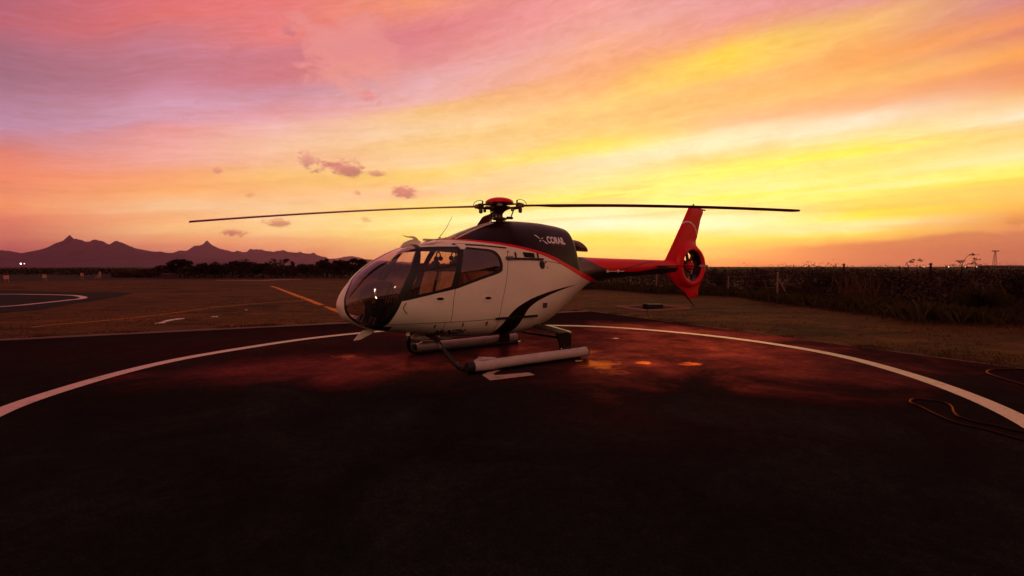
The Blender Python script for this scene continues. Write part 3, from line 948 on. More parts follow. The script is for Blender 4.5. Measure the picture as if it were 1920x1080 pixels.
tree(612, 522, [(608, 493, 9, 5.5), (600, 498, 11, 6), (618, 500, 10, 7)], 'taller tree with twin crowns left of the helicopter nose', TG, seed=9)
tree(640, 521.5, [(634, 493, 7, 5), (646, 495, 10, 6), (640, 503, 14, 7)], 'dense dark tree right behind the twin crowned tree', TG, seed=10)
tree(672, 521.5, [(664, 489, 7, 4), (678, 492, 9, 5), (670, 500, 14, 7)], 'ragged dark tree seen over the helicopter nose', TG, seed=12)
tree(700, 521.5, [(700, 496, 10, 6), (712, 500, 10, 6)], 'dark tree partly behind the windshield', TG, seed=13)
tree(752, 521.5, [(748, 499, 12, 6), (764, 503, 12, 6)], 'dark rounded tree seen through the windshield', TG, seed=14)
tree(890, 521.5, [(884, 497, 14, 7), (900, 500, 12, 6)], 'dark tree seen through the cabin windows', TG, seed=16)

# dense undergrowth that reads as one mass
def mass(name, pts_fn, n, size, m, seed, kind='stuff'):
    rs = np.random.RandomState(seed)
    P = pts_fn(n, rs)
    V, F = leaves(P, size, rs)
    o = from_arrays(name, V, F, m, smooth=False)
    o['kind'] = kind
    return o


def hedge_pts(n, rs):
    px = rs.uniform(210, 1080, n)
    D = rs.uniform(78, 92, n)
    x = (px - 960) / FPX * D
    top = 1.42 + 0.75 * np.array([noise.fractal(Vector((a * 0.16, b * 0.12, 2.2)), 1.0, 2.0, 4) for a, b in zip(x, D)]) + 0.45
    top *= np.clip((px - 240) / 60, 0.3, 1)
    z = top * rs.rand(n) ** 0.55
    return np.stack([x, D, z], 1)


mass('undergrowth', hedge_pts, 27000, 0.22, M['leaf2'], 3)


def lowhedge_pts(n, rs):
    px = rs.uniform(-250, 330, n)
    D = rs.uniform(100, 150, n)
    x = (px - 960) / FPX * D
    top = 0.7 + 0.7 * np.array([noise.fractal(Vector((a * 0.06, b * 0.05, 5.2)), 1.0, 2.0, 4) for a, b in zip(x, D)]) + 0.4
    return np.stack([x, D, np.maximum(top, 0.25) * rs.rand(n) ** 0.6], 1)


mass('field_scrub', lowhedge_pts, 9000, 0.30, M['leaf'], 4)

# scrub behind the wire fence on the right
SB = [(1040, 541), (1120, 541.5), (1230, 549), (1365, 554), (1457, 566), (1560, 577), (1700, 594), (1920, 604), (2300, 612)]
sbx = np.array([p[0] for p in SB], float)
sbd = np.array([G(*p)[1] for p in SB])


def scrub_h(x, y):
    return noise.fractal(Vector((x * 0.22, y * 0.22, 9.0)), 1.0, 2.0, 4)


def scrub_pts(n, rs):
    px = rs.uniform(1040, 2250, n)
    front = np.interp(px, sbx, sbd)
    D = front + (rs.rand(n) ** 2.2) * 75
    x = (px - 960) / FPX * D
    h = np.array([scrub_h(a, b) for a, b in zip(x, D)])
    rise = np.clip((D - front) / 5.5, 0.12, 1.0)
    top = (1.26 + 0.72 * h) * rise * np.where(rs.rand(n) < 0.05, 1.16, 1.0)
    h2 = np.array([noise.fractal(Vector((a * 0.09 + 7, b * 0.07, 3.0)), 1.0, 2.0, 3) for a, b in zip(x, D)])
    top = top + np.clip(h2 * 2.2, 0, 1.1) * np.clip((D - 30) / 25, 0, 1)
    top = np.maximum(top, 0.15)
    return np.stack([x, D, top * rs.rand(n) ** 0.5], 1)


mass('scrub', scrub_pts, 62000, 0.075, M['leaf2'], 5)


def scrub_dark_pts(n, rs):
    P = scrub_pts(n, rs)
    P[:, 2] *= 0.9
    return P


mass('scrub_undergrowth', scrub_dark_pts, 26000, 0.12, M['leaf'], 6)


def blades(name, n, fn, h, w, m, seed, lean=0.5):
    """thin upright grass blades, one mesh"""
    rs = np.random.RandomState(seed)
    P, H = fn(n, rs)
    a = rs.uniform(0, 2 * math.pi, len(P))
    l = rs.uniform(0, lean, len(P))
    d = np.stack([np.cos(a), np.sin(a), np.zeros(len(P))], 1)
    s = np.stack([-np.sin(a), np.cos(a), np.zeros(len(P))], 1)
    H = H[:, None]
    b0 = P - s * w
    b1 = P + s * w
    m0 = P + d * H * l[:, None] * 0.4 + np.array([0, 0, 1]) * H * 0.6
    t0 = P + d * H * l[:, None] + np.array([0, 0, 1]) * H * (1 - 0.2 * l[:, None])
    V = np.stack([b0, b1, m0 + s * w * 0.7, t0, m0 - s * w * 0.7], 1).reshape(-1, 3)
    F = [(5 * i, 5 * i + 1, 5 * i + 2, 5 * i + 3, 5 * i + 4) for i in range(len(P))]
    o = from_arrays(name, V, F, m, smooth=False)
    o['kind'] = 'stuff'
    return o


def inside_apron(x, y):
    q = np.stack([x - C0[0], y - C0[1]], 1)
    M2 = np.linalg.inv(np.array([DL, DR]).T)
    s = q @ M2.T
    return (s[:, 0] > -0.35) & (s[:, 1] > -0.5)


def grass_fn(n, rs):
    D = 9 + 45 * rs.rand(n) ** 1.5
    px = rs.uniform(-60, 1980, n)
    x = (px - 960) / FPX * D
    ok = ~inside_apron(x, D)
    ok &= ~((x < -19) & (D < 36) & (D > 13))
    ok &= (D < np.interp(px, sbx, sbd) + 2) | (px < 1040)
    clump = np.array([noise.noise(Vector((a * 0.9, b * 0.9, 0))) for a, b in zip(x, D)])
    ok &= clump > -0.05 + 0.3 * (rs.rand(n) - 0.5)
    x, D = x[ok], D[ok]
    return np.stack([x, D, np.zeros(len(x))], 1), rs.uniform(0.02, 0.055, len(x))


M['grass'] = leaf_mat('short_dry_grass', (0.10, 0.042, 0.008))
blades('grass', 34000, grass_fn, 0.06, 0.010, M['grass'], 8, 0.9)


def tall_fn(n, rs):
    px = rs.uniform(1060, 2100, n)
    front = np.interp(px, sbx, sbd)
    D = front + rs.normal(size=n) * 0.8
    x = (px - 960) / FPX * D
    cl = np.array([noise.noise(Vector((a * 0.5, b * 0.5, 4))) for a, b in zip(x, D)])
    return np.stack([x, D, np.zeros(n)], 1), np.clip(0.25 + 0.55 * cl + rs.uniform(-.1, .35, n), 0.08, 1.0)


def verge_fn(n, rs):
    k = rs.rand(n)
    left = rs.rand(n) < 0.45
    P1 = C0 + DL * (k * 17)[:, None] - DR * (0.45 + rs.exponential(0.22, n))[:, None] + 0
    P2 = C0 + DR * (k * 17)[:, None] - DL * (0.02 + rs.exponential(0.30, n))[:, None]
    P = np.where(left[:, None], P1, P2)
    cl = np.array([noise.noise(Vector((a * 1.3, b * 1.3, 6))) for a, b in P])
    ok = cl > -0.1
    P = P[ok]
    return np.concatenate([P, np.zeros((len(P), 1))], 1), np.clip(0.03 + 0.16 * cl[ok] * rs.rand(len(P)), 0.02, 0.2)


blades('verge_weeds', 9000, verge_fn, 0.1, 0.006, M['grass'], 14, 1.0)
blades('tall_grass', 9000, tall_fn, 0.4, 0.008, M['leaf3'], 9, 1.0)


def stalk_fn(n, rs):
    px = np.concatenate([rs.uniform(1575, 1650, n // 2), rs.uniform(1180, 1920, n - n // 2)])
    front = np.interp(px, sbx, sbd)
    D = front + rs.uniform(0.5, 14, len(px))
    x = (px - 960) / FPX * D
    return np.stack([x, D, np.full(len(px), 0.1)], 1), rs.uniform(0.7, 1.5, len(px))


blades('dry_stalks', 420, stalk_fn, 1.0, 0.006, M['straw'], 10, 0.35)


def bush(px, base_y, hw, top_y, label, leaf, name, n, size, seed, cat='bush', grassy=False):
    rs = np.random.RandomState(seed)
    gx, gy = G(px, base_y)
    s = gy / FPX
    t = empty(name, (gx, gy, 0))
    tag(t, label, cat)
    H = at(px, top_y, gy)[2]
    W = hw * s
    st = MB()
    for k in range(14):
        a = rs.uniform(0, 2 * math.pi)
        r = W * rs.uniform(0.3, 0.8)
        st.tube([(0.05 * math.cos(a), 0.05 * math.sin(a), 0), (r * .5 * math.cos(a), r * .5 * math.sin(a), H * .45), (r * math.cos(a), r * math.sin(a), H * rs.uniform(.6, .9))], [0.02, 0.012, 0.005], seg=5)
    st.build('stem', M['bark'], t)
    if grassy:
        a = rs.uniform(0, 2 * math.pi, n)
        r = W * 0.5 * np.sqrt(rs.rand(n))
        P = np.stack([r * np.cos(a), r * np.sin(a), np.zeros(n)], 1)
        d = np.stack([np.cos(a), np.sin(a), np.zeros(n)], 1)
        h = (H * rs.uniform(0.5, 1.0, n) * (1 - 0.35 * (r / (W * .5))))[:, None]
        o_ = d * (W * rs.uniform(0.2, 0.6, n))[:, None]
        sd = np.cross(d, [0, 0, 1]) * size
        z = np.array([0, 0, 1.0])
        V = np.stack([P - sd, P + sd, P + o_ * .4 + z * h * .7 + sd * .7, P + o_ + z * h, P + o_ * .4 + z * h * .7 - sd * .7], 1).reshape(-1, 3)
        F = [(5 * i, 5 * i + 1, 5 * i + 2, 5 * i + 3, 5 * i + 4) for i in range(n)]
    else:
        lobes = [(rs.uniform(-.5, .5) * W, rs.uniform(-.4, .4) * W, H * rs.uniform(.35, .7), W * .5, W * .5, H * .28) for _ in range(6)]
        P = crown_points(lobes, n // 6, rs)
        P[:, 2] = np.abs(P[:, 2])
        V, F = leaves(P, size, rs)
    from_arrays('foliage', V, F, M[leaf], t, smooth=False)
    return t


bush(1838, 596, 44, 528, 'large olive green tussock in the scrub at the right, paler than the growth round it', 'leaf3', 'tussock', 1500, 0.012, 21, 'bush', True)
bush(1770, 590, 30, 548, 'low dark bush left of the large olive tussock, behind the small fires', 'leaf', 'bush', 700, 0.05, 22)
bush(1605, 575, 26, 534, 'thin pale bush of dry twigs by the tall fence post on the right', 'straw', 'bush', 260, 0.035, 23)
bush(1500, 566, 30, 528, 'dark bush beside the slanting fence brace', 'leaf2', 'bush', 700, 0.05, 24)
bush(1285, 552, 20, 512, 'dark bush behind the fence right of the tail fin', 'leaf', 'bush', 600, 0.06, 25)
bush(1350, 551, 26, 503, 'dark bush reaching the horizon above the bright fence post right of the tail', 'leaf', 'bush', 900, 0.07, 26)
bush(1421, 556, 30, 501, 'broad dark bush just left of the slanting fence brace', 'leaf2', 'bush', 1000, 0.07, 27)
bush(1540, 560, 34, 500, 'rounded dark bush between the slanting brace and the left tall post', 'leaf', 'bush', 1100, 0.07, 28)
bush(1668, 566, 38, 503, 'wide dark bush between the two tall posts, above the left fires', 'leaf2', 'bush', 1200, 0.07, 29)
bush(1783, 566, 30, 499, 'dark bush at the foot of the leaning sapling', 'leaf', 'bush', 1000, 0.07, 30)
bush(1902, 585, 46, 505, 'big dark bush cut by the right edge of the picture, near the pale scrap', 'leaf', 'bush', 1800, 0.06, 36)


def sapling(px, base_y, strokes, tufts, label, seed, name='sapling'):
    """slender bare plant that rises over the horizon: strokes are runs of photograph points"""
    rs = np.random.RandomState(seed)
    gx, gy = G(px, base_y)
    t = empty(name, (gx, gy, 0))
    tag(t, label, 'plant')
    st = MB()
    for stroke in strokes:
        pts = [(0, 0, 0)] + [(at(a, b, gy)[0] - gx, 0.15 * i, at(a, b, gy)[2]) for i, (a, b) in enumerate(stroke)]
        pts = catmull(pts, 3)
        n = len(pts)
        st.tube(pts, [0.022 * (1 - 0.7 * i / n) for i in range(n)], seg=5)
    st.build('stem', M['bark'], t)
    P = []
    for a, b, r in tufts:
        p = at(a, b, gy)
        P.append(np.array([p[0] - gx, 0.2, p[2]]) + rs.normal(size=(26, 3)) * np.array([r, r * .6, r * .35]) * gy / FPX)
    V, F = leaves(np.concatenate(P), 0.05, rs)
    from_arrays('foliage', V, F, M['leaf'], t, smooth=False)


sapling(1803, 560, [[(1804, 505), (1810, 492), (1820, 484), (1833, 476)], [(1803, 505), (1806, 494), (1806, 488)]], [(1831, 477, 4), (1806, 489, 4), (1810, 491, 3), (1794, 499, 5)], 'leaning sapling whose thin stem arches up over the horizon at the right', 31)
sapling(1826, 560, [[(1840, 502), (1838, 497), (1832, 494), (1826, 496), (1824, 502)], [(1830, 500), (1833, 490), (1838, 486)]], [(1838, 486, 4), (1830, 494, 4), (1820, 501, 5)], 'small sapling with one flat tuft on top, left of the lattice tower', 32)
sapling(1704, 556, [[(1704, 504), (1703, 494), (1712, 491), (1722, 490), (1732, 487)]], [(1716, 491, 3), (1730, 488, 2.5), (1718, 487, 2)], 'very thin arching twig over the horizon left of the leaning sapling', 33)

# ---------------------------------------------------------------- fence
M['post'] = mat('weathered_fence_post', (0.30, 0.20, 0.15), 0.85, 0.2, var=0.25, vscale=6)
M['wire'] = mat('fence_wire', (0.12, 0.09, 0.08), 0.6, 0.4)
FENCE = [(1060, 540.0, 1.2), (1090, 540.5, 1.2), (1140, 541, 1.2), (1182, 543.5, 1.25), (1231, 548.5, 1.25), (1290, 550.5, 1.25), (1365, 553.5, 1.2), (1457, 567, 1.5)]
fence = empty('wire_fence', (*G(1365, 553.5), 0))
tag(fence, 'low wire fence on pale thin posts along the edge of the scrub behind the tail', 'fence')
fx, fy = G(1365, 553.5)
tops = []
for px, py, h in FENCE:
    gx, gy = G(px, py)
    gx -= fx
    gy -= fy
    MB().box((gx, gy, h / 2 - 0.05), (0.055, 0.055, h + 0.1), bev=0.006).build('post', M['post'], fence)
    tops.append((gx, gy, h))
bx, by = G(1484, 567)
MB().tube([(tops[-1][0], tops[-1][1] - 0.04, 1.2), (bx - fx, by - fy, -0.03)], 0.024, seg=7).build('brace', M['post'], fence)
for k, f in enumerate((0.25, 0.5, 0.75, 0.95)):
    w = MB()
    for a, b in zip(tops[:-1], tops[1:]):
        pts = [(a[0] + (b[0] - a[0]) * t, a[1] + (b[1] - a[1]) * t - 0.035, a[2] * f + (b[2] - a[2]) * f * t - 0.05 * 4 * t * (1 - t)) for t in np.linspace(0, 1, 5)]
        w.tube(pts, 0.004, seg=4)
    w.build('wire', M['wire'], fence)
for px, py, top, lab in [(1581, 547, 498, 'tall dark post standing in the scrub, left one of two reaching the horizon'), (1743, 556, 497.5, 'tall dark post in the scrub, right one of two reaching the horizon')]:
    gx, gy = G(px, py)
    h = at(px, top, gy)[2]
    p = empty('fence_post', (gx, gy, 0))
    tag(p, lab, 'post', 'tall posts in the scrub')
    MB().box((0, 0, h / 2 - 0.05), (0.09, 0.09, h + 0.1), bev=0.01).build('shaft', M['bark'], p)
    MB().lathe([(0.02, h), (0.075, h + 0.03), (0.08, h + 0.09), (0.03, h + 0.14)], seg=10).build('knob', M['bark'], p)

# ---------------------------------------------------------------- pit with a pale kerb on the grass
pit_c = [G(*p) for p in [(1156, 576), (1213, 584.3), (1296, 580), (1238, 573.6)]]
sheet('pit_floor', pit_c, 0.010, M['asphalt_far'])
pc = np.mean(np.array(pit_c), 0)
kb = empty('kerb_frame', (pc[0], pc[1], 0))
tag(kb, 'thin pale four-sided kerb laid flat round a dark slab on the grass behind the tail', 'kerb')
for i in range(4):
    a = np.array(pit_c[i]) - pc
    b = np.array(pit_c[(i + 1) % 4]) - pc
    mid = (a + b) / 2
    L = np.linalg.norm(b - a)
    ang = math.atan2(b[1] - a[1], b[0] - a[0])
    MB().box((mid[0], mid[1], 0.03), (L - 0.09, 0.09, 0.08), Matrix.Rotation(ang, 3, 'Z'), bev=0.01).build('kerb_bar', mat('pale_kerb', (0.30, 0.17, 0.13), 0.85, 0.2, var=0.2) if i == 0 else bpy.data.materials['pale_kerb'], kb)
gx, gy = G(1226, 578.5)
cr = empty('crate', (gx, gy, 0.012))
tag(cr, 'low black crate with lumps on top lying inside the pale kerb', 'crate')
w = 31 * gy / FPX
MB().box((0, 0, 0.075), (w, 0.35, 0.15), bev=0.02).build('box', M['rubber'], cr)
MB().box((0, 0, 0.165), (w * 0.94, 0.30, 0.03), bev=0.01).build('lid', M['rubber'], cr)
gx, gy = G(1209, 578.5)
cr = empty('bucket', (gx, gy, 0.012))
tag(cr, 'small black bucket beside the black crate inside the pale kerb', 'bucket')
MB().lathe([(0.07, 0), (0.09, 0.02), (0.11, 0.19), (0.10, 0.20)], seg=14).build('pail', M['rubber'], cr)
MB().tube([(0.10 * math.cos(t), 0, 0.19 + 0.05 * math.sin(t)) for t in np.linspace(0, math.pi, 8)], 0.006, seg=5).build('handle', M['rubber'], cr)

# ---------------------------------------------------------------- field marker boards on the left
M['board'] = mat('faded_marker_board', (0.75, 0.36, 0.30), 0.7, 0.2, var=0.12, vscale=2)
M['board2'] = mat('faded_marker_board_tan', (0.62, 0.36, 0.24), 0.7, 0.2, var=0.12, vscale=2)
for px, py, hw, hh, base, lab, mm in [(12, 519.8, 5.0, 3.6, 529, 'square pinkish marker board in the field, leftmost and largest of three', 'board'),
                                      (83.5, 518, 3.8, 3.2, 527, 'square tan marker board in the field, middle one of three', 'board2'),
                                      (154, 514.6, 2.7, 2.6, 525, 'square marker board in the field, right and smallest of three', 'board2')]:
    gx, gy = G(px, base)
    s = gy / FPX
    t = empty('marker_board', (gx, gy, 0))
    tag(t, lab, 'sign', 'square marker boards in the field')
    zc_ = at(px, py, gy)[2]
    MB().box((0, 0, zc_), (2 * hw * s, 0.05, 2 * hh * s), bev=0.01).build('panel', M[mm], t)
    for sx_ in (-1, 1):
        MB().box((sx_ * hw * s * 0.6, 0.05, zc_ / 2), (0.05, 0.05, zc_ + 0.1)).build('leg', M['post'], t)

# far low buildings and pylon
M['wall_pale'] = mat('pale_far_wall', (0.55, 0.36, 0.36), 0.85, 0.1, var=0.1, vscale=0.2)
M['wall_dark'] = mat('dark_far_wall', (0.10, 0.06, 0.075), 0.85, 0.1, var=0.1, vscale=0.2)
M['roof'] = mat('far_roof', (0.07, 0.035, 0.045), 0.7, 0.2, var=0.1, vscale=0.2)
M['window_far'] = mat('far_window', (0.02, 0.015, 0.02), 0.3, 0.5)


def building(px, top_y, hw, D, depth, label, wall, name='building', nwin=4, hip=0.25, cat='building', shown=None):
    s = D / FPX
    x0 = (px - 960) * s
    H = at(px, top_y, D)[2]
    t = empty(name, (x0, D, 0))
    tag(t, label, cat)
    W = 2 * hw * s
    Hw = H * (1 - hip)
    MB().box((0, 0, Hw / 2), (W, depth, Hw)).build('wall', M[wall], t, smooth=False)
    rf = MB()
    o = 0.04 * W
    rf.add([(-W / 2 - o, -depth / 2 - .3, Hw), (W / 2 + o, -depth / 2 - .3, Hw), (W / 2 + o, depth / 2 + .3, Hw), (-W / 2 - o, depth / 2 + .3, Hw), (-W / 2 + o, 0, H), (W / 2 - o, 0, H)],
           [(0, 1, 5, 4), (2, 3, 4, 5), (1, 2, 5), (3, 0, 4), (0, 3, 2, 1)])
    rf.build('roof', M['roof'], t, smooth=False)
    for k in range(nwin):
        xx = -W / 2 + W * (k + 0.5) / nwin
        MB().box((xx, -depth / 2 - 0.03, Hw * 0.55), (W / nwin * 0.4, 0.08, Hw * 0.3)).build('window', M['window_far'], t, smooth=False)
    return t


building(1878, 497.3, 36, 700, 22, 'long low dark building with a flat roof on the right horizon, below the lattice tower', 'wall_dark', 'warehouse', nwin=7, hip=0.35)
bx_ = [(104, 504.2, 7, 300, 'pale low shed nearest to the left of the far row of sheds, thin and wide', 'wall_pale'), (129, 503.8, 3.2, 320, 'small pinkish hut, second from the left in the far row of sheds', 'wall_pale'),
       (143, 503.0, 3.0, 330, 'small pale hut with the tallest roof in the far row of sheds', 'wall_pale'), (175, 505.0, 10, 260, 'longest pale shed of the far row, in front of the mountain', 'wall_pale'),
       (216, 505.2, 8, 280, 'low grey shed right of the longest pale shed', 'wall_pale')]
for px, ty, hw, D, lab, wl in bx_:
    building(px, ty, hw, D, 8, lab, wl, 'shed', nwin=3, hip=0.3)
building(319, 512.5, 6, 74, 2.5, 'small grey-green container at the left foot of the tree line', 'wall_dark', 'container', nwin=1, hip=0.12, cat='container')
gx, gy = G(184, 522)
t = empty('lattice_stand', (gx, gy, 0))
tag(t, 'small pale slanting frame standing in the field right of the marker boards', 'frame')
s = gy / FPX
for a, b in [((0.3, 0), (0.35, 1.05)), ((-0.45, 0), (0.3, 1.0)), ((-0.1, 0), (0.32, 0.8))]:
    MB().tube([(a[0], 0, a[1]), (b[0], 0, b[1])], 0.05, seg=6).build('strut', M['wall_pale'], t)
MB().box((0.33, 0, 0.62), (0.22, 0.03, 0.8)).build('panel', M['wall_pale'], t)

# lattice tower
D = 690.0
tx = (1864 - 960) * D / FPX
t = empty('lattice_tower', (tx, D, 0))
tag(t, 'tall thin lattice tower with a short crossbar on the right horizon', 'tower')
H = at(1864, 470.5, D)[2]
for sx_ in (-1, 1):
    for sy_ in (-1, 1):
        MB().tube([(sx_ * 2.0, sy_ * 2.0, 0), (sx_ * 0.45, sy_ * 0.45, H)], 0.22, seg=5).build('leg', M['roof'], t)
br = MB()
nb = 8
for k in range(nb):
    z0 = H * k / nb
    z1 = H * (k + 1) / nb
    w0 = 2.0 - 1.55 * z0 / H
    w1 = 2.0 - 1.55 * z1 / H
    for sy_ in (-1, 1):
        br.tube([(-w0, sy_ * w0, z0), (w1, sy_ * w1, z1)], 0.12, seg=4)
        br.tube([(w0, sy_ * w0, z0), (-w1, sy_ * w1, z1)], 0.12, seg=4)
br.build('bracing', M['roof'], t)
MB().box((0.6, 0, H - 0.3), (9.0, 1.4, 0.9)).build('crossbar', M['roof'], t)
for x_ in (-3.3, 0.2, 4.4):
    MB().box((x_, 0, H + 0.3), (1.3, 0.8, 1.0)).build('antenna', M['roof'], t)

# far lamps, lit
M['lit'] = mat('lit_lamp', (0.9, 0.9, 0.9), 0.4, 0.2, emit=(1.0, 0.86, 0.78), estr=12.0)
M['lit_pink'] = mat('lit_lamp_pink', (0.9, 0.7, 0.7), 0.4, 0.2, emit=(1.0, 0.45, 0.42), estr=3.5)
LAMPS = [(39, 494.4, 1400, 1.5, 'lit', 'bright white lit lamp, left one of the pair at the foot of the mountains'),
         (45.7, 494.4, 1400, 1.3, 'lit_pink', 'fainter lit lamp, right one of the pair at the foot of the mountains'),
         (165, 506.3, 240, 0.16, 'lit', 'small white lit lamp at the left end of the longest pale shed'),
         (1733, 500.0, 690, 0.22, 'lit', 'white lit lamp on the horizon left of the leaning sapling'),
         (1779, 500.5, 690, 0.25, 'lit', 'white lit lamp on the horizon between the tall post and the leaning sapling'),
         (1810, 500.5, 690, 0.2, 'lit', 'white lit lamp on the horizon under the leaning sapling'),
         (1831.5, 500.2, 690, 0.22, 'lit', 'white lit lamp on the horizon left of the low dark building'),
         (1893, 501.0, 665, 0.4, 'lit_pink', 'faint pink lit lamp in front of the low dark building')]
for px, py, D, r, mm, lab in LAMPS:
    p = at(px, py, D)
    t = empty('street_lamp', (p[0], D, 0))
    tag(t, lab, 'lamp')
    MB().tube([(0, 0.5, 0), (0, 0.5, p[2] + 0.3), (0, 0.1, p[2] + 0.35)], 0.07, seg=5).build('pole', M['roof'], t)
    MB().lathe([(r * 0.1, -r), (r * 0.75, -r * 0.6), (r, 0), (r * 0.75, r * 0.6), (r * 0.1, r)], (0, 0, p[2]), seg=10).build('bulb', M[mm], t)

# small fires smouldering in the scrub
M['flame'] = mat('flame', (0.3, 0.05, 0.02), 0.8, 0.0, emit=(1.0, 0.16, 0.03), estr=2.2)
M['flame2'] = mat('flame_core', (0.4, 0.1, 0.03), 0.8, 0.0, emit=(1.0, 0.42, 0.12), estr=2.6)
M['ash'] = mat('ash', (0.02, 0.015, 0.014), 0.95, 0.05)
for i, (px, py, w, lab) in enumerate([(1638, 569.5, 8, 'small orange fire in the scrub, leftmost and apart from the other three'), (1702, 573, 7, 'small dim red fire in the scrub, second from the left'),
                                      (1733, 572.5, 7, 'small orange fire in the scrub, third from the left'), (1756, 574, 10, 'widest small orange fire in the scrub, rightmost')]):
    gx, gy = G(px, py + 3)
    gy -= 0.2
    s = gy / FPX
    t = empty('fire', (gx, gy, 0.22))
    tag(t, lab, 'fire', 'small fires burning low in the scrub')
    rs = random.Random(40 + i)
    MB().lathe([(w * s * 0.7, -0.24), (w * s * 0.55, 0.0), (w * s * 0.2, 0.05)], seg=12).build('ash_heap', M['ash'], t)
    for k in range(5):
        fx_ = rs.uniform(-0.45, 0.45) * w * s
        h = rs.uniform(0.05, 0.16)
        r = rs.uniform(0.015, 0.04)
        MB().tube([(fx_, 0, 0.0), (fx_ + rs.uniform(-.02, .02), 0, h * .35), (fx_ + rs.uniform(-.03, .03), 0, h * .7), (fx_ + rs.uniform(-.05, .05), 0, h)], [r * .6, r, r * .6, 0.003], seg=7).build('flame', M['flame2'] if k % 2 else M['flame'], t)

tag(MB().box((0, 0, 0), (0.32, 0.2, 0.09), bev=0.02).build('plastic_sheet', M['line']), 'small pale scrap caught in the scrub below the low dark building', 'litter').location = at(1882, 528, 21.5)

# hoses
def hose(px_pts, label):
    P = catmull([(*G(*p), 0.043) for p in px_pts], 6)
    o = MB().tube([tuple(p) for p in P], 0.012, seg=8).build('hose', M['hose'])
    return tag(o, label, 'hose', 'black hoses lying on the apron')


M['hose'] = bpy.data.materials.new('black_hose_rubber')
M['hose'].use_nodes = True
M['hose'].node_tree.nodes.clear()
_kh = NB(M['hose'].node_tree)
_hd = _kh.n('ShaderNodeBsdfDiffuse')
_hd.inputs[0].default_value = (0.006, 0.004, 0.004, 1)
_hg = _kh.n('ShaderNodeBsdfGlossy')
_hg.inputs['Color'].default_value = (0.9, 0.30, 0.14, 1)  # orange of the highlights put into the gloss colour of black rubber
_hg.inputs['Roughness'].default_value = 0.3
_hm = _kh.n('ShaderNodeMixShader')
_hf = _kh.n('ShaderNodeFresnel')
_kh.link(_kh.m('MULTIPLY', _hf.outputs[0], 0.55), _hm.inputs[0])
_kh.link(_hd.outputs[0], _hm.inputs[1])
_kh.link(_hg.outputs[0], _hm.inputs[2])
_kh.link(_hm.outputs[0], _kh.n('ShaderNodeOutputMaterial').inputs[0])
hose([(2080, 858), (1980, 842), (1920, 833), (1850, 813), (1800, 802), (1760, 786), (1728, 770), (1710, 762.5), (1706, 758), (1713, 754.5), (1730, 754.6), (1760, 758.5), (1778, 764), (1785, 770), (1787, 777), (1793, 785), (1806, 791), (1830, 798), (1870, 806), (1920, 818), (2080, 846)], 'long black hose looping back on itself inside the white circle at the lower right')
hose([(2060, 700), (1960, 696.8), (1920, 697), (1890, 697.4), (1860, 698), (1850, 701), (1853, 705), (1865, 710), (1890, 718), (1920, 727), (2060, 770)], 'black hose bend outside the white circle at the right edge')
# ================================================================== HELICOPTER
# local frame: x aft from the mast, y to starboard (away from the lens), z up
HELI = empty('helicopter', (-0.24, 9.44, 0.0), R(35))
tag(HELI, 'white light helicopter with dark cowling and red tail parked on the asphalt', 'helicopter')

PROF = dict(
    zt=[(-3.08, 1.13), (-3.07, 1.19), (-3.05, 1.25), (-3.0, 1.35), (-2.9, 1.49), (-2.75, 1.66), (-2.5, 1.85), (-2.2, 2.01), (-1.9, 2.12), (-1.5, 2.215), (-1.1, 2.275), (-.9, 2.36), (-.6, 2.485), (-.38, 2.565), (-.08, 2.63), (.3, 2.65), (.8, 2.645), (1.2, 2.615), (1.5, 2.575), (1.62, 2.54), (1.68, 2.44), (1.72, 2.2), (1.755, 2.0), (1.85, 1.985), (5, 1.92), (5.6, 1.90)],
    zb=[(-3.08, 1.13), (-3.07, 1.07), (-3.05, 1.02), (-3.0, .94), (-2.9, .87), (-2.75, .79), (-2.5, .715), (-2.2, .665), (-1.9, .62), (-1.5, .565), (-1.1, .52), (-.5, .485), (0, .48), (.3, .485), (.62, .54), (.9, .6), (1.2, .73), (1.5, .92), (2.0, 1.22), (2.3, 1.38), (2.9, 1.47), (3.6, 1.52), (4.6, 1.57), (5.6, 1.62)],
    w=[(-3.08, 0.012), (-3.07, .09), (-3.05, .15), (-3.0, .235), (-2.9, .34), (-2.75, .45), (-2.5, .57), (-2.2, .66), (-1.9, .71), (-1.5, .745), (-1, .75), (0, .75), (.4, .725), (.8, .66), (1.2, .56), (1.6, .45), (2.0, .33), (2.3, .265), (2.6, .235), (3.5, .195), (4.5, .16), (5.6, .11)],
    zc=[(-3.08, 1.13), (-2.5, 1.18), (-2, 1.2), (-1, 1.22), (0, 1.25), (.8, 1.33), (1.4, 1.5), (2, 1.65), (2.5, 1.70), (3, 1.73), (5.6, 1.76)],
    nu=[(-3.08, 2.0), (-2.2, 2.15), (-1.2, 2.5), (-.9, 2.3), (0, 2.0), (1.6, 2.0), (1.8, 2.1), (5.6, 2.0)],
    nl=[(-3.08, 2.0), (-2, 2.3), (-1, 2.8), (0, 2.8), (.8, 2.3), (2, 2.0), (5.6, 2.0)])


def prof(k, x):
    P = np.array(PROF[k], float)
    return pchip(np.sqrt(np.maximum(np.asarray(x, float) + 3.08, 0) + 1e-9), np.sqrt(P[:, 0] + 3.0800001), P[:, 1])


def half_width(x, z):
    """half width of the fuselage at station x and height z"""
    x = np.asarray(x, float)
    z = np.asarray(z, float)
    zc, zt_, zb_, w = prof('zc', x), prof('zt', x), prof('zb', x), prof('w', x)
    up = z >= zc
    hh = np.maximum(np.where(up, zt_ - zc, zc - zb_), 1e-4)
    n = np.where(up, prof('nu', x), prof('nl', x))
    t = np.clip(np.abs(z - zc) / hh, 0, 1)
    return w * np.maximum(1 - t ** n, 0) ** (1 / n)


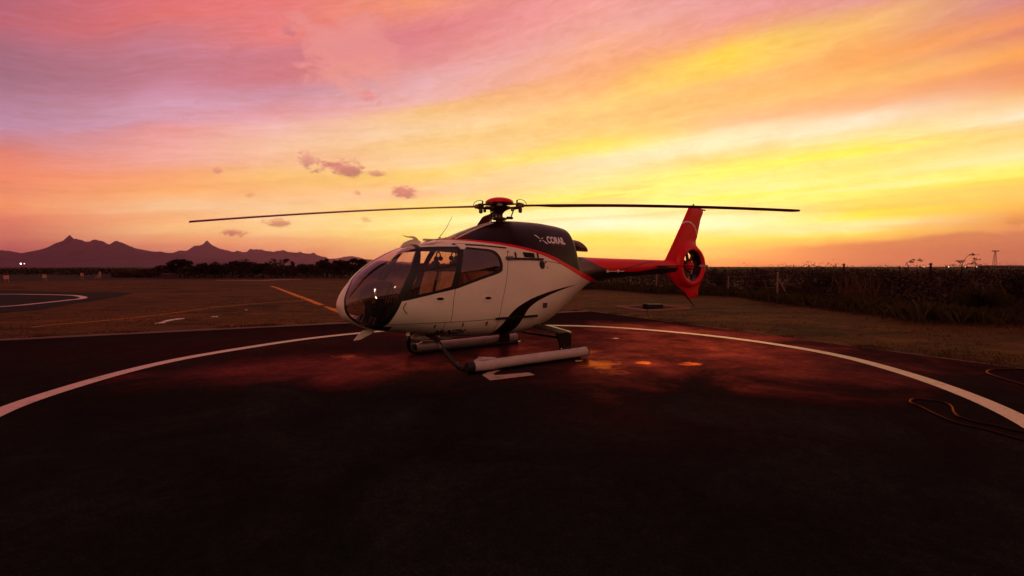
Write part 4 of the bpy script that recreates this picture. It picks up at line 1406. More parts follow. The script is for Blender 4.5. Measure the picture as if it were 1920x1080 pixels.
# ---- grid
xs = []
s_ = 0.012
while s_ ** 2 - 3.08 < -2.45:
    xs.append(s_ ** 2 - 3.08)
    s_ += 0.026
xs += list(np.arange(-2.43, 1.56, 0.03)) + list(np.arange(1.57, 1.80, 0.012)) + list(np.arange(1.83, 2.5, 0.035)) + list(np.arange(2.55, 5.4, 0.09)) + [5.4]
xs = np.array(xs)
NT = 112
th = np.arange(NT) * 2 * math.pi / NT + 0.5 * math.pi
V = []
for x in xs:
    zc, zt_, zb_, w, nu, nl = (float(prof(k, x)) for k in ('zc', 'zt', 'zb', 'w', 'nu', 'nl'))
    c, s = np.cos(th), np.sin(th)
    n = np.where(s >= 0, nu, nl)
    hh = np.where(s >= 0, zt_ - zc, zc - zb_)
    y = w * np.sign(c) * np.abs(c) ** (2 / n)
    z = zc + hh * np.sign(s) * np.abs(s) ** (2 / n)
    V.append(np.stack([np.full(NT, x), y, z], 1))
V = np.concatenate(V)
F = []
for i in range(len(xs) - 1):
    for k in range(NT):
        a, b, c_, d = i * NT + k, i * NT + (k + 1) % NT, (i + 1) * NT + (k + 1) % NT, (i + 1) * NT + k
        F.append((a, b, c_))
        F.append((a, c_, d))
nV = len(V)
V = np.vstack([V, [[-3.081, 0, 1.13]], [[5.4, 0, 1.76]]])
for k in range(NT):
    F.append((nV, (k + 1) % NT, k))
    o = (len(xs) - 1) * NT
    F.append((nV + 1, o + k, o + (k + 1) % NT))
F = np.array(F)


def split(V, F, fn):
    """cut the triangles along fn = 0 so that a boundary follows the curve exactly"""
    val = fn(V)
    val = np.where(np.abs(val) < 4e-4, 4e-4, val)
    sg = val[F] > 0
    mixed = sg.any(1) & ~sg.all(1)
    keep = F[~mixed]
    new = []
    cache = {}
    VV = [tuple(v) for v in V]
    extra = []

    def cut(a, b):
        k = (min(a, b), max(a, b))
        if k not in cache:
            t = val[a] / (val[a] - val[b])
            extra.append(V[a] + (V[b] - V[a]) * t)
            cache[k] = len(V) + len(extra) - 1
        return cache[k]
    for tri in F[mixed]:
        s = [val[i] > 0 for i in tri]
        odd = [i for i in range(3) if s.count(s[i]) == 1][0]
        a, b, c = tri[odd], tri[(odd + 1) % 3], tri[(odd + 2) % 3]
        ab, ac = cut(a, b), cut(a, c)
        new += [(a, ab, ac), (ab, b, c), (ab, c, ac)]
    if extra:
        V = np.vstack([V, np.array(extra)])
    if new:
        keep = np.vstack([keep, np.array(new)])
    return V, keep


def sdpoly(poly):
    """signed distance to a polygon in (x, z), negative inside"""
    P = np.array(poly, float)

    def f(V):
        q = V[:, [0, 2]]
        d = np.full(len(q), 1e9)
        ins = np.zeros(len(q), bool)
        for i in range(len(P)):
            a, b = P[i], P[(i + 1) % len(P)]
            e = b - a
            t = np.clip(((q - a) @ e) / (e @ e + 1e-12), 0, 1)
            d = np.minimum(d, np.linalg.norm(q - a - t[:, None] * e, axis=1))
            c = ((a[1] <= q[:, 1]) != (b[1] <= q[:, 1]))
            with np.errstate(divide='ignore', invalid='ignore'):
                xx = a[0] + (q[:, 1] - a[1]) / (b[1] - a[1]) * e[0]
            ins ^= c & (q[:, 0] < xx)
        return np.where(ins, -d, d)
    return f


def sdline(pts, hw):
    """distance to an open polyline in (x, z) minus hw"""
    P = np.array(pts, float)

    def f(V):
        q = V[:, [0, 2]]
        d = np.full(len(q), 1e9)
        for a, b in zip(P[:-1], P[1:]):
            e = b - a
            t = np.clip(((q - a) @ e) / (e @ e + 1e-12), 0, 1)
            d = np.minimum(d, np.linalg.norm(q - a - t[:, None] * e, axis=1))
        return d - hw
    return f


def curve(pts, n=5):
    return [tuple(p) for p in catmull(pts, n)]


# pane / frame outlines (side view)
pil_front = [(-1.84, 2.14), (-1.86, 2.05), (-1.88, 2.01), (-2.06, 1.72), (-2.23, 1.42), (-2.33, 1.22), (-2.40, 1.09), (-2.46, .93), (-2.50, .80)]
Wpoly = [(-3.3, 2.3), (-1.80, 2.3)] + pil_front[0:] + [(-2.52, .775), (-2.9, .80), (-3.3, .80)]
band_out = [(-1.80, 2.135), (-1.80, 2.085), (-1.5, 2.10), (-1.14, 2.105), (-.85, 2.085), (-.62, 2.07), (-.50, 2.04), (-.43, 1.97), (-.395, 1.87), (-.39, 1.78), (-.41, 1.69), (-.47, 1.65), (-.56, 1.62), (-.89, 1.53), (-1.34, 1.395), (-1.69, 1.33), (-2.15, 1.235), (-2.27, 1.215), (-2.43, .86), (-2.50, .78)]
Bpoly = band_out + pil_front[::-1]
FW1 = [(-1.83, 2.03), (-1.5, 2.055), (-1.215, 2.06), (-1.29, 1.825), (-1.62, 1.76), (-1.955, 1.71)]
FW2 = [(-1.98, 1.67), (-1.62, 1.72), (-1.30, 1.785), (-1.37, 1.60), (-1.435, 1.43), (-1.69, 1.375), (-2.0, 1.315), (-2.19, 1.285)]
RW = curve([(-1.10, 2.065), (-.85, 2.05), (-.66, 2.035), (-.53, 1.99), (-.465, 1.90), (-.45, 1.80), (-.475, 1.715), (-.62, 1.655)], 3) + [(-.89, 1.58), (-1.31, 1.445), (-1.22, 1.76)]
fd_front = [(-2.27, 1.215), (-2.43, .86)]
midseam = [(-1.37, 1.40), (-1.41, 1.2), (-1.43, .84)]
rearseam = [(-.245, 2.0), (-.265, 1.85), (-.33, 1.57), (-.40, 1.30), (-.44, 1.15), (-.475, .95), (-.485, .84)]
sill = [(-2.44, .845), (-2.2, .842), (-1.8, .84), (-1.43, .838), (-.9, .836), (-.485, .84)]
FDOOR = [(-2.27, 1.215), (-2.43, .86), (-2.44, .845)] + sill[1:4] + [(-1.41, 1.2), (-1.37, 1.40)] + [(-1.69, 1.33), (-2.15, 1.235)]
SDOOR = [(-1.37, 1.40), (-1.41, 1.2), (-1.43, .838), (-.9, .836), (-.485, .84), (-.475, .95), (-.44, 1.15), (-.40, 1.30), (-.33, 1.57), (-.265, 1.85), (-.27, 2.12), (-.8, 2.135), (-1.2, 2.145), (-1.2, 2.0)]
st_lo = curve([(-1.29, 2.235), (-1.15, 2.225), (-1.01, 2.215), (-.74, 2.19), (-.34, 2.15), (.06, 2.09), (.49, 2.0), (.85, 1.89), (1.21, 1.755), (1.57, 1.62), (1.90, 1.51), (2.32, 1.41), (2.6, 1.36)], 4)
st_up = curve([(-1.29, 2.255), (-1.15, 2.25), (-.98, 2.242), (-.72, 2.222), (-.32, 2.19), (.07, 2.138), (.50, 2.058), (.87, 1.965), (1.22, 1.838), (1.58, 1.715), (1.88, 1.625), (2.35, 1.49), (2.7, 1.42)], 4)
stlx, stlz = np.array(st_lo).T
stux, stuz = np.array(st_up).T
cow_front = 0


def f_lo(V):      # > 0 above the lower edge of the red stripe
    return V[:, 2] - np.interp(V[:, 0], stlx, stlz) + np.where(V[:, 0] < -1.29, 9.0 * (-1.29 - V[:, 0]), 0) * 1.0


def f_up(V):
    return V[:, 2] - np.interp(V[:, 0], stux, stuz) + np.where(V[:, 0] < -1.29, 9.0 * (-1.29 - V[:, 0]), 0) * 1.0


def f_cfront(V):  # dark cowl starts behind this raking line
    return V[:, 0] + 1.16 - (np.abs(V[:, 1]) * 0.15)


sw_o = np.array([(-.5, .45), (-.47, .56), (-.40, .69), (-.31, .83), (-.16, .99), (.13, 1.14), (.54, 1.26), (1.02, 1.335), (1.30, 1.368), (1.56, 1.387)])
sw_i = np.array([(-.08, .45), (-.06, .55), (.0, .68), (.05, .81), (.15, .98), (.33, 1.10), (.69, 1.22), (1.11, 1.31), (1.36, 1.352), (1.62, 1.387)])


def f_so(V):
    z = np.clip(V[:, 2], .45, 1.387)
    return V[:, 0] - pchip(z, sw_o[:, 1], sw_o[:, 0]) + np.maximum(V[:, 2] - 1.387, 0) * -20


def f_si(V):
    z = np.clip(V[:, 2], .45, 1.387)
    return V[:, 0] - pchip(z, sw_i[:, 1], sw_i[:, 0])


ROOFW = lambda V: np.maximum(np.maximum(-1.765 - V[:, 0], V[:, 0] + 1.34), np.maximum(0.035 - np.abs(V[:, 1]), np.maximum(2.125 - V[:, 2], np.abs(V[:, 1]) - 0.34 - (V[:, 0] + 1.55) * -0.12)))


def keel_hw(V):
    return np.interp(V[:, 2], [0.5, .80, .87, 1.0, 1.18, 1.38, 1.49, 1.54, 1.7, 2.3], [.17, .19, .195, .20, .195, .13, .075, .028, .020, .020])


def f_wind(V):
    return np.maximum(sdW(V), keel_hw(V) - np.abs(V[:, 1]))


sdW = sdpoly(Wpoly)


def f_windin(V):
    return f_wind(V) + 0.022


boom_blk = [(1.95, 1.575), (2.15, 1.62), (2.38, 1.65), (2.8, 1.675), (3.19, 1.665), (3.5, 1.64), (3.86, 1.655), (4.3, 1.70), (4.57, 1.73), (5.5, 1.75)]
bbx, bbz = np.array(boom_blk).T
f_bblk = lambda V: V[:, 2] - np.interp(V[:, 0], bbx, bbz)
GREY = [(1.75, 2.10), (1.90, 2.05), (2.02, 1.985), (2.25, 1.86), (2.50, 1.755), (2.80, 1.69), (2.80, 1.50), (2.4, 1.40), (1.5, 1.60), (1.70, 1.75)]
BSTRIPE = sdline(curve([(3.1, 1.67), (3.37, 1.715), (3.6, 1.76), (3.87, 1.815), (4.15, 1.86), (4.45, 1.885)], 4), 0.014)
CUTX = lambda v: (lambda V: V[:, 0] - v)
seam_fns = {
    'front': sdline(fd_front + [(-2.44, .845)], 0.006), 'sill': sdline(sill, 0.006), 'mid': sdline(midseam, 0.004), 'rear': sdline(rearseam, 0.006),
    'panel': sdline([(-.485, .84), (-.50, .62)], 0.004), 'panel2': sdline([(-1.52, .84), (-1.53, .70)], 0.004),
    'cowlseam': sdline([(.40, 1.885), (.9, 1.84), (1.13, 1.80)], 0.005)}
fns = dict(wind=f_wind, windin=f_windin, band=sdpoly(Bpoly), fw1=sdpoly(FW1), fw2=sdpoly(FW2), rw=sdpoly(RW), roofw=ROOFW, roofin=lambda V: ROOFW(V) + 0.0,
           lo=f_lo, up=f_up, cf=f_cfront, so=f_so, si=f_si, bblk=f_bblk, grey=sdpoly(GREY), bstripe=BSTRIPE, fdoor=sdpoly(FDOOR), sdoor=sdpoly(SDOOR), tb=CUTX(1.745), chin=lambda V: np.maximum(V[:, 2] - .80 + 0.0, V[:, 0] + 2.35))
fns.update(seam_fns)


def by_x(pts):
    P = np.array(pts)
    o = np.argsort(P[:, 0])
    return lambda V: V[:, 2] - np.interp(V[:, 0], P[o, 0], P[o, 1])


def by_z(pts):
    P = np.array(pts)
    o = np.argsort(P[:, 1])
    return lambda V: V[:, 0] - np.interp(V[:, 2], P[o, 1], P[o, 0])


# centre lines of the joints first, so that each edge crosses a joint border only once
for f_ in (by_x(sill), by_z(fd_front), by_z(midseam), by_z(rearseam), by_z([(-.485, .84), (-.50, .62)]), by_z([(-1.52, .84), (-1.53, .70)]), by_x([(.40, 1.885), (.9, 1.84), (1.13, 1.80)])):
    V, F = split(V, F, f_)
for k_ in ('wind', 'windin', 'band', 'fw1', 'fw2', 'rw', 'roofw', 'lo', 'up', 'cf', 'so', 'si', 'bblk', 'grey', 'bstripe', 'tb', 'chin', 'fdoor', 'sdoor', 'front', 'sill', 'mid', 'rear', 'panel', 'panel2', 'cowlseam'):
    V, F = split(V, F, fns[k_])
# normals of the whole skin
e_1 = V[F[:, 1]] - V[F[:, 0]]
e_2 = V[F[:, 2]] - V[F[:, 0]]
FN = np.cross(e_1, e_2)
VN = np.zeros_like(V)
for i in range(3):
    np.add.at(VN, F[:, i], FN)
VN /= np.linalg.norm(VN, axis=1)[:, None] + 1e-12
cen = V[F].mean(1)
# orientation outwards
out = (FN * (cen - np.stack([cen[:, 0], np.zeros(len(cen)), prof('zc', np.clip(cen[:, 0], -3.08, 5.6))], 1))).sum(1)
if np.median(out) < 0:
    F = F[:, ::-1]
    VN = -VN
val = {k: f(cen) for k, f in fns.items()}
X, Y_, Z = cen.T
lab = np.full(len(F), 'fuselage', dtype=object)
mi = np.zeros(len(F), int)      # paint: 0 white 1 red 2 dark 3 black 4 grey 5 seal
above = (val['lo'] > 0) & (X > -1.29)
dark = (val['up'] > 0) & (X > -1.29)
lab[dark & (val['tb'] < 0) & (val['cf'] > 0)] = 'engine_cowling'
mi[above] = 1
mi[dark] = 2
mi[dark & (val['cf'] < 0)] = 0
tailm = (val['tb'] > 0) & ((X > 2.32) | (val['lo'] > 0))
lab[tailm] = 'tail_boom'
mi[tailm & (val['up'] > 0)] = 1
mi[tailm & (X > 2.55)] = 1
mi[tailm & (val['grey'] < 0) & (val['up'] > 0)] = 4
mi[tailm & (val['bstripe'] < 0)] = 4
mi[tailm & (val['bblk'] < 0) & ((val['up'] > 0) | (X > 2.5))] = 3
sw = (val['so'] > 0) & (val['si'] < 0) & ~above
mi[sw] = 2
seam = np.zeros(len(F), bool)
for k in seam_fns:
    seam |= val[k] < 0
seam &= ~above
lab[(val['fdoor'] < 0)] = 'front_door'
lab[(val['sdoor'] < 0) & ~dark & ~above] = 'sliding_door'
band = val['band'] < 0
isf = X < -1.33 + (1.76 - Z) * -0.27
lab[band & isf] = 'front_window_frame'
lab[band & ~isf] = 'rear_window_frame'
mi[band] = 3
wd = val['wind'] < 0
lab[wd] = 'windshield_frame'
mi[wd] = 3
lab[val['windin'] < 0] = 'windshield'
lab[(val['fw1'] < 0)] = 'front_window_pane'
lab[(val['fw2'] < 0)] = 'front_window_pane'
lab[(val['rw'] < 0)] = 'rear_window_pane'
lab[(val['roofw'] < 0)] = 'roof_window'
mi[(val['chin'] < 0) & (np.abs(Y_) > 0.16) & (lab == 'fuselage')] = 3
seam &= ~band & ~wd
lab[seam & ((val['sdoor'] < 0.01) | (val['fdoor'] < 0.01))] = 'fuselage'
mi[seam] = 5
mi[seam & (lab == 'engine_cowling')] = 2
PAINT = [M['white'], M['red'], M['dark'], M['black'], M['grey_paint'], M['seal']]


def skin(name, mask, parent, mats=None, fm=None, offset=0.0, flip=False):
    f = F[mask]
    if flip:
        f = f[:, ::-1]
    idx, inv = np.unique(f, return_inverse=True)
    v = V[idx] + VN[idx] * offset
    n = VN[idx] * (-1 if flip else 1)
    return from_arrays(name, v, inv.reshape(-1, 3), mats if mats is not None else PAINT, parent, fm=fm, normals=n)


body = skin('fuselage', lab == 'fuselage', HELI, fm=mi[lab == 'fuselage'])
cowl = skin('engine_cowling', lab == 'engine_cowling', HELI, fm=mi[lab == 'engine_cowling'])
boom = skin('tail_boom', lab == 'tail_boom', HELI, fm=mi[lab == 'tail_boom'])
side_parts = {}
for sgn, nm in ((-1, 'port'), (1, 'starboard')):
    sd = np.sign(Y_) == sgn
    m_ = (lab == 'front_door') & sd
    fd = skin('front_door', m_, HELI, fm=mi[m_], offset=0.004)
    m_ = (lab == 'sliding_door') & sd
    sdr = skin('sliding_door', m_, HELI, fm=mi[m_], offset=0.005)
    m_ = (lab == 'front_window_frame') & sd
    skin('window_frame', m_, fd, [M['black']], offset=0.002)
    m_ = (lab == 'front_window_pane') & sd
    skin('window_pane', m_, fd, [M['glass']])
    m_ = (lab == 'rear_window_frame') & sd
    skin('window_frame', m_, sdr, [M['black']], offset=0.002)
    m_ = (lab == 'rear_window_pane') & sd
    skin('window_pane', m_, sdr, [M['glass_dark']])
    m_ = (lab == 'windshield') & sd
    skin('windshield', m_, HELI, [M['glass_front']])
    m_ = (lab == 'windshield_frame') & sd
    skin('windshield_frame', m_, HELI, [M['black']], offset=0.003)
    m_ = (lab == 'roof_window') & sd
    skin('roof_window', m_, HELI, [M['glass_roof']])
    side_parts[sgn] = (fd, sdr)
# inner lining of the cabin shell
glassy = np.isin(lab, ['windshield', 'front_window_pane', 'rear_window_pane', 'roof_window'])
m_ = (~glassy) & (X < -0.15)
skin('cabin_lining', m_, HELI, [M['lining']], offset=-0.022, flip=True)


def surf(x, z, side=-1, off=0.004):
    return (x, side * (float(half_width(x, z)) + off), z)


def surf_n(x, z, side=-1):
    e = 0.01
    a = np.array(surf(x + e, z, side)) - np.array(surf(x - e, z, side))
    b = np.array(surf(x, z + e, side)) - np.array(surf(x, z - e, side))
    n = np.cross(a, b)
    n /= np.linalg.norm(n)
    if n[1] * side < 0:
        n = -n
    return Vector(n)


def frame_on(x, z, side=-1):
    """matrix whose columns are along the skin, up the skin, outwards"""
    n = surf_n(x, z, side)
    ax_ = Vector((1, 0, 0))
    ax_ = (ax_ - n * ax_.dot(n)).normalized()
    up = n.cross(ax_)
    if up.z < 0:
        up = -up
    return Matrix((ax_, up, n)).transposed()


def plate(mb, poly, side=-1, th=0.01, base=-0.002):
    """a flat part following the skin: outline in (x, z), thickness outwards"""
    n = len(poly)
    o = []
    i_ = []
    for x, z in poly:
        p = Vector(surf(x, z, side, 0))
        nn = surf_n(x, z, side)
        o.append(tuple(p + nn * (base + th)))
        i_.append(tuple(p + nn * base))
    mb.add(o + i_, [tuple(range(n)), tuple(range(2 * n - 1, n - 1, -1))] + [(i, i + n, (i + 1) % n + n, (i + 1) % n) for i in range(n)])
    return mb


def ell(cx, cz, rx, rz, n=18):
    return [(cx + rx * math.cos(2 * math.pi * k / n), cz + rz * math.sin(2 * math.pi * k / n)) for k in range(n)]


def oval_ring(cx, cz, rx, rz, side, h, t):
    pts = [Vector(surf(cx + rx * math.cos(a), cz + rz * math.sin(a), side, 0)) + surf_n(cx, cz, side) * h for a in np.linspace(0, 2 * math.pi, 20)]
    return pts


for side in (-1, 1):
    fd, sdr = side_parts[side]
    for (hx, hz_, par) in ((-1.665, 1.232, fd), (-.755, 1.212, sdr)):
        h = plate(MB(), ell(hx, hz_, .098, .050), side, 0.014).build('door_handle', M['white'], par)
        plate(MB(), ell(hx, hz_ - .006, .116, .066, 24), side, 0.004).build('handle_gasket', M['gasket'], h)
        plate(MB(), ell(hx + .015, hz_ + .006, .062, .023), side, 0.012, 0.002).build('handle_recess', M['black'], h)
        fr_ = frame_on(hx, hz_, side)
        MB().box(Vector(surf(hx + .02, hz_ - .002, side, .016)), (.10, .017, .012), fr_, bev=.003).build('handle_grip', M['black'], h)
    # hinges under the doors and on the door edge
    for x, z in ((-1.68, .775), (-1.19, .775), (-.72, .765)):
        MB().box(Vector(surf(x, z, side, .006)), (.018, .085, .014), frame_on(x, z, side), bev=.003).build('hinge', M['black'], HELI)
    MB().box(Vector(surf(-.73, .78, side, .004)), (.06, .010, .012), frame_on(-.73, .78, side)).build('latch', M['seal'], HELI)
    hg = MB()
    hg.tube([Vector(surf(a, b, side, .012)) for a, b in [(-2.20, 1.19), (-2.235, 1.15), (-2.245, 1.10), (-2.22, 1.055), (-2.18, 1.02)]], .006, seg=6)
    hg.build('door_stay', M['black'], fd)
    # rails of the sliding door
    MB().tube([Vector(surf(x, z, side, .022)) for x, z in [(-1.26, 2.148), (-.95, 2.14), (-.6, 2.125), (-.26, 2.10)]], .011, seg=8).build('door_rail', M['gunmetal'], HELI)
    MB().tube([Vector(surf(x, z, side, .018)) for x, z in [(-1.25, 2.162), (-.95, 2.158), (-.7, 2.15)]], .013, seg=8).build('door_rail_cover', M['white'], HELI)
    brk = MB()
    plate(brk, [(-1.21, 2.13), (-1.04, 2.13), (-1.05, 2.075), (-1.09, 2.045), (-1.15, 2.045), (-1.17, 2.08)], side, .03)
    brk.build('rail_bracket', M['white'], sdr)
    MB().box(Vector(surf(-.10, .845, side, .024)), (.94, .036, .03), frame_on(-.10, .845, side), bev=.006).build('lower_rail', M['plastic'], HELI)
    MB().box(Vector(surf(.13, 1.905, side, .022)), (.84, .030, .034), frame_on(.13, 1.91, side), bev=.006).build('middle_rail', M['plastic'], HELI)
    MB().box(Vector(surf(-.235, 1.915, side, .030)), (.16, .062, .045), frame_on(-.235, 1.915, side), bev=.012).build('rail_end_block', M['steel'], HELI)
    for x, dz in ((-.085, .0), (.44, .0)):
        MB().box(Vector(surf(x, 1.975, side, .016)), (.032, .105, .02), frame_on(x, 1.97, side), bev=.005).build('rail_prop', M['black'], HELI)
    gr = plate(MB(), [(.095, 2.025), (.35, 2.012), (.365, 1.925), (.115, 1.935)], side, .014).build('air_inlet', M['black'], HELI)
    for k in range(5):
        z = 1.945 + k * .0165
        MB().box(Vector(surf(.23, z, side, .020)), (.235, .005, .006), frame_on(.23, z, side)).build('slat', M['rubber'], gr)
    fc_ = plate(MB(), ell(.525, 1.795, .068, .082, 24), side, .010).build('fuel_cap', M['gunmetal'], HELI)
    plate(MB(), ell(.525, 1.795, .042, .052, 20), side, .010, .009).build('cap_disc', M['rubber'], fc_)
    MB().tube([Vector(surf(.60, 1.825, side, .01)), Vector(surf(.64, 1.855, side, .012))], .010, seg=6).build('latch', M['black'], HELI)
    MB().lathe([(.012, -.004), (.012, .004)], surf(.66, 1.74, side, .004), seg=10, axis='y').build('rivet', M['black'], HELI)
    MB().lathe([(.014, -.006), (.014, .006)], surf(-.23, 2.03, side, .004), seg=10, axis='y').build('vent_hole', M['black'], HELI)
    vt = plate(MB(), [(.525, 1.075), (.645, 1.07), (.645, .98), (.525, .985)], side, .008).build('vent_panel', M['seal'], HELI)
    plate(MB(), [(.545, 1.06), (.615, 1.057), (.615, .998), (.545, 1.0)], side, .006, .007).build('vent_grille', M['steel'], vt)
    # grab bar with two knobs on the boom
    MB().tube([Vector(surf(x, 1.655, side, .03)) for x in (2.66, 2.9, 3.08, 3.26)], .009, seg=8).build('boom_aerial', M['white'], HELI)
    for x in (2.70, 3.06):
        MB().lathe([(.006, -.03), (.030, -.015), (.034, .0), (.030, .015), (.006, .03)], surf(x, 1.655, side, .03), seg=12, axis='x').build('aerial_knob', M['white'], HELI)

# lettering on the skin ------------------------------------------------------
def text_mesh(body_, size, bold=0.0, shear=0.0, space=1.0):
    c = bpy.data.curves.new('lettering', 'FONT')
    c.body = body_
    c.size = size
    c.offset = bold
    c.shear = shear
    c.space_character = space
    c.resolution_u = 4
    o = bpy.data.objects.new('lettering', c)
    COL.objects.link(o)
    dg = bpy.context.evaluated_depsgraph_get()
    dg.update()
    me = bpy.data.meshes.new_from_object(o.evaluated_get(dg))
    Vt = np.array([v.co[:] for v in me.vertices])
    Ft = [tuple(p.vertices) for p in me.polygons]
    bpy.data.objects.remove(o)
    bpy.data.curves.remove(c)
    bpy.data.meshes.remove(me)
    return Vt, Ft


def on_skin(name, Vt, Ft, x0, z0, x1, z1, side, m, off=0.006):
    """map flat artwork (its own x, y) on the line from (x0, z0) to (x1, z1)"""
    L = math.hypot(x1 - x0, z1 - z0)
    W = Vt[:, 0].max() - Vt[:, 0].min()
    sc = L / W
    t = np.array([(x1 - x0) / L, (z1 - z0) / L])
    n = np.array([-t[1], t[0]])
    u = (Vt[:, 0] - Vt[:, 0].min()) * sc
    if side > 0:
        u = L - u
    vv = Vt[:, 1]
    xx = x0 + u * t[0] + vv * n[0]
    zz = z0 + u * t[1] + vv * n[1]
    Vn = []
    for a, b in zip(xx, zz):
        Vn.append(surf(a, b, side, off))
    return from_arrays(name, Vn, Ft, m, HELI, smooth=False)


def refine(Vt, Ft, maxlen):
    """split long thin faces so artwork hugs the curved skin"""
    bm = bmesh.new()
    vs = [bm.verts.new(v) for v in Vt]
    for f in Ft:
        try:
            bm.faces.new([vs[i] for i in f])
        except ValueError:
            pass
    bmesh.ops.triangulate(bm, faces=bm.faces)
    for _ in range(3):
        es = [e for e in bm.edges if e.calc_length() > maxlen]
        if not es:
            break
        bmesh.ops.subdivide_edges(bm, edges=es, cuts=1)
        bmesh.ops.triangulate(bm, faces=bm.faces)
    bm.verts.index_update()
    Vo = np.array([v.co[:] for v in bm.verts])
    Fo = [tuple(v.index for v in f.verts) for f in bm.faces]
    bm.free()
    return Vo, Fo


for side in (-1, 1):
    Vt, Ft = text_mesh('CORAIL', 0.18, 0.0085, 0.0, 0.97)
    Vt, Ft = refine(Vt, Ft, 0.05)
    on_skin('company_lettering', Vt, Ft, .80, 2.225, 1.33, 2.215, side, M['white_print'])
    Vt, Ft = text_mesh('HELICOPTERES', 0.05, 0.001, 0.0, 1.1)
    on_skin('small_lettering', Vt, Ft, .90, 2.178, 1.30, 2.168, side, M['faint_print'])
    # four-bladed emblem
    bl = [[(-.155, .085), (-.10, .083), (-.045, .038), (-.008, .006), (-.06, .022), (-.12, .062)], [(.155, -.085), (.10, -.083), (.045, -.038), (.008, -.006), (.06, -.022), (.12, -.062)],
          [(.006, .008), (.03, .035), (.065, .040), (.045, .018)], [(-.006, -.008), (-.03, -.035), (-.075, -.045), (-.045, -.018)]]
    Ve, Fe = [], []
    for b_ in bl:
        Fe.append(tuple(range(len(Ve), len(Ve) + len(b_))))
        Ve += [(a, b, 0) for a, b in b_]
    Ve, Fe = refine(np.array(Ve, float), Fe, 0.05)
    Ve = np.array(Ve)
    on_skin('emblem', Ve, Fe, .49, 2.285, .81, 2.285, side, M['white_print'])
    Vt, Ft = text_mesh('3B-NZH', 0.125, 0.005, 0.25 if side < 0 else -0.25, 1.0)
    Vt, Ft = refine(Vt, Ft, 0.04)
    on_skin('registration_lettering', Vt, Ft, -1.64, .605, -1.09, .605, side, M['black_print'])

# fin, shroud and ducted fan --------------------------------------------------
FCX, FCZ, FR = 5.96, 1.785, 0.40
fin_px = [(1240, 489), (1247, 487), (1256, 468), (1266, 446), (1276, 424), (1286, 401), (1291, 389.5), (1297, 388), (1318, 393), (1317.5, 400), (1313, 412), (1309, 432), (1306, 447), (1304, 452), (1304.5, 459),
          (1310, 468), (1316, 477), (1320.5, 487), (1323, 497), (1323, 505), (1320, 516), (1315, 527), (1311, 537), (1308.5, 545), (1309, 554), (1291, 561.5), (1284, 552), (1277, 543.5), (1271, 538), (1264, 531), (1257, 523.5), (1250, 517), (1243, 512)]


def loc_y0(px, py, yl=0.0):
    d = ray(px, py)
    a = R(35)
    ax_ = np.array([math.cos(a), math.sin(a)])
    ay_ = np.array([-math.sin(a), math.cos(a)])
    o_ = -np.array([-0.24, 9.44])
    t = (yl - o_ @ ay_) / (d[:2] @ ay_)
    p = o_ + t * d[:2]
    return float(p @ ax_), float(EYE + t * d[2])


fin_poly = [loc_y0(*p) for p in fin_px]
sdfin = sdpoly(fin_poly)
gx0 = np.arange(4.85, 6.85, 0.035)
gz0 = np.arange(0.80, 3.42, 0.035)
GX, GZ = np.meshgrid(gx0, gz0, indexing='ij')
V2 = np.stack([GX.ravel(), np.zeros(GX.size), GZ.ravel()], 1)
nx, nz = GX.shape
F2 = []
for i in range(nx - 1):
    for j in range(nz - 1):
        a, b, c, d = i * nz + j, (i + 1) * nz + j, (i + 1) * nz + j + 1, i * nz + j + 1
        F2 += [(a, b, c), (a, c, d)]
F2 = np.array(F2)
hole = lambda r: (lambda v: np.hypot(v[:, 0] - FCX, v[:, 2] - FCZ) - r)
arc_st = lambda w: (lambda v: np.abs(np.hypot(v[:, 0] - 5.86, v[:, 2] - 2.53) - 0.405) - w)
for f_ in (sdfin, lambda v: sdfin(v) + 0.02, lambda v: sdfin(v) + 0.05, lambda v: sdfin(v) + 0.1, hole(FR), hole(FR + .012), hole(FR + .03), hole(FR + .055), arc_st(0.015)):
    V2, F2 = split(V2, F2, f_)
c2 = V2[F2].mean(1)
kp = (sdfin(c2) < 0) & (hole(FR)(c2) > 0)
F2 = F2[kp]
d_o = np.maximum(-sdfin(V2), 0)
d_h = np.maximum(hole(FR)(V2), 0)
rr_ = np.hypot(V2[:, 0] - FCX, V2[:, 2] - FCZ)
tt_ = np.clip((rr_ - 0.50) / 0.16, 0, 1)
Tm = 0.050 + 0.120 * (1 - tt_ * tt_ * (3 - 2 * tt_))
Tm = np.where((V2[:, 2] < 1.30) & (rr_ > 0.55), np.minimum(Tm, 0.035), Tm)
Tm = np.where(V2[:, 2] > 2.4, np.minimum(Tm, 0.065), Tm)
sm = np.clip((V2[:, 2] - 2.15) / 0.4, 0, 1)
Tm = Tm * (1 - sm) + np.minimum(Tm, 0.07) * sm
Tb = Tm * np.sqrt(np.clip(1 - (1 - np.clip(d_o / 0.17, 0, 1)) ** 2, 0, 1))
lip = 0.05 * (1 - np.sqrt(np.clip(1 - (1 - np.clip(d_h / 0.055, 0, 1)) ** 2, 0, 1)))
Tf = np.maximum(Tb - lip, 0.0)
idx, inv = np.unique(F2, return_inverse=True)
inv = inv.reshape(-1, 3)
Pn = V2[idx].copy()
Pn[:, 1] = -Tf[idx]
Ps = V2[idx].copy()
Ps[:, 1] = Tf[idx]
nI = len(idx)
Fv = np.vstack([inv, inv[:, ::-1] + nI])
cf_ = (V2[idx])[inv].mean(1)
fmat = ((arc_st(0.015)(cf_) < 0) & (cf_[:, 2] > 2.6)).astype(int)
fin = from_arrays('tail_fin', np.vstack([Pn, Ps]), Fv, [M['red'], M['white_print'], M['black']], HELI, fm=np.concatenate([fmat, fmat]))
bm = bmesh.new()
bm.from_mesh(fin.data)
bmesh.ops.remove_doubles(bm, verts=bm.verts, dist=0.0015)
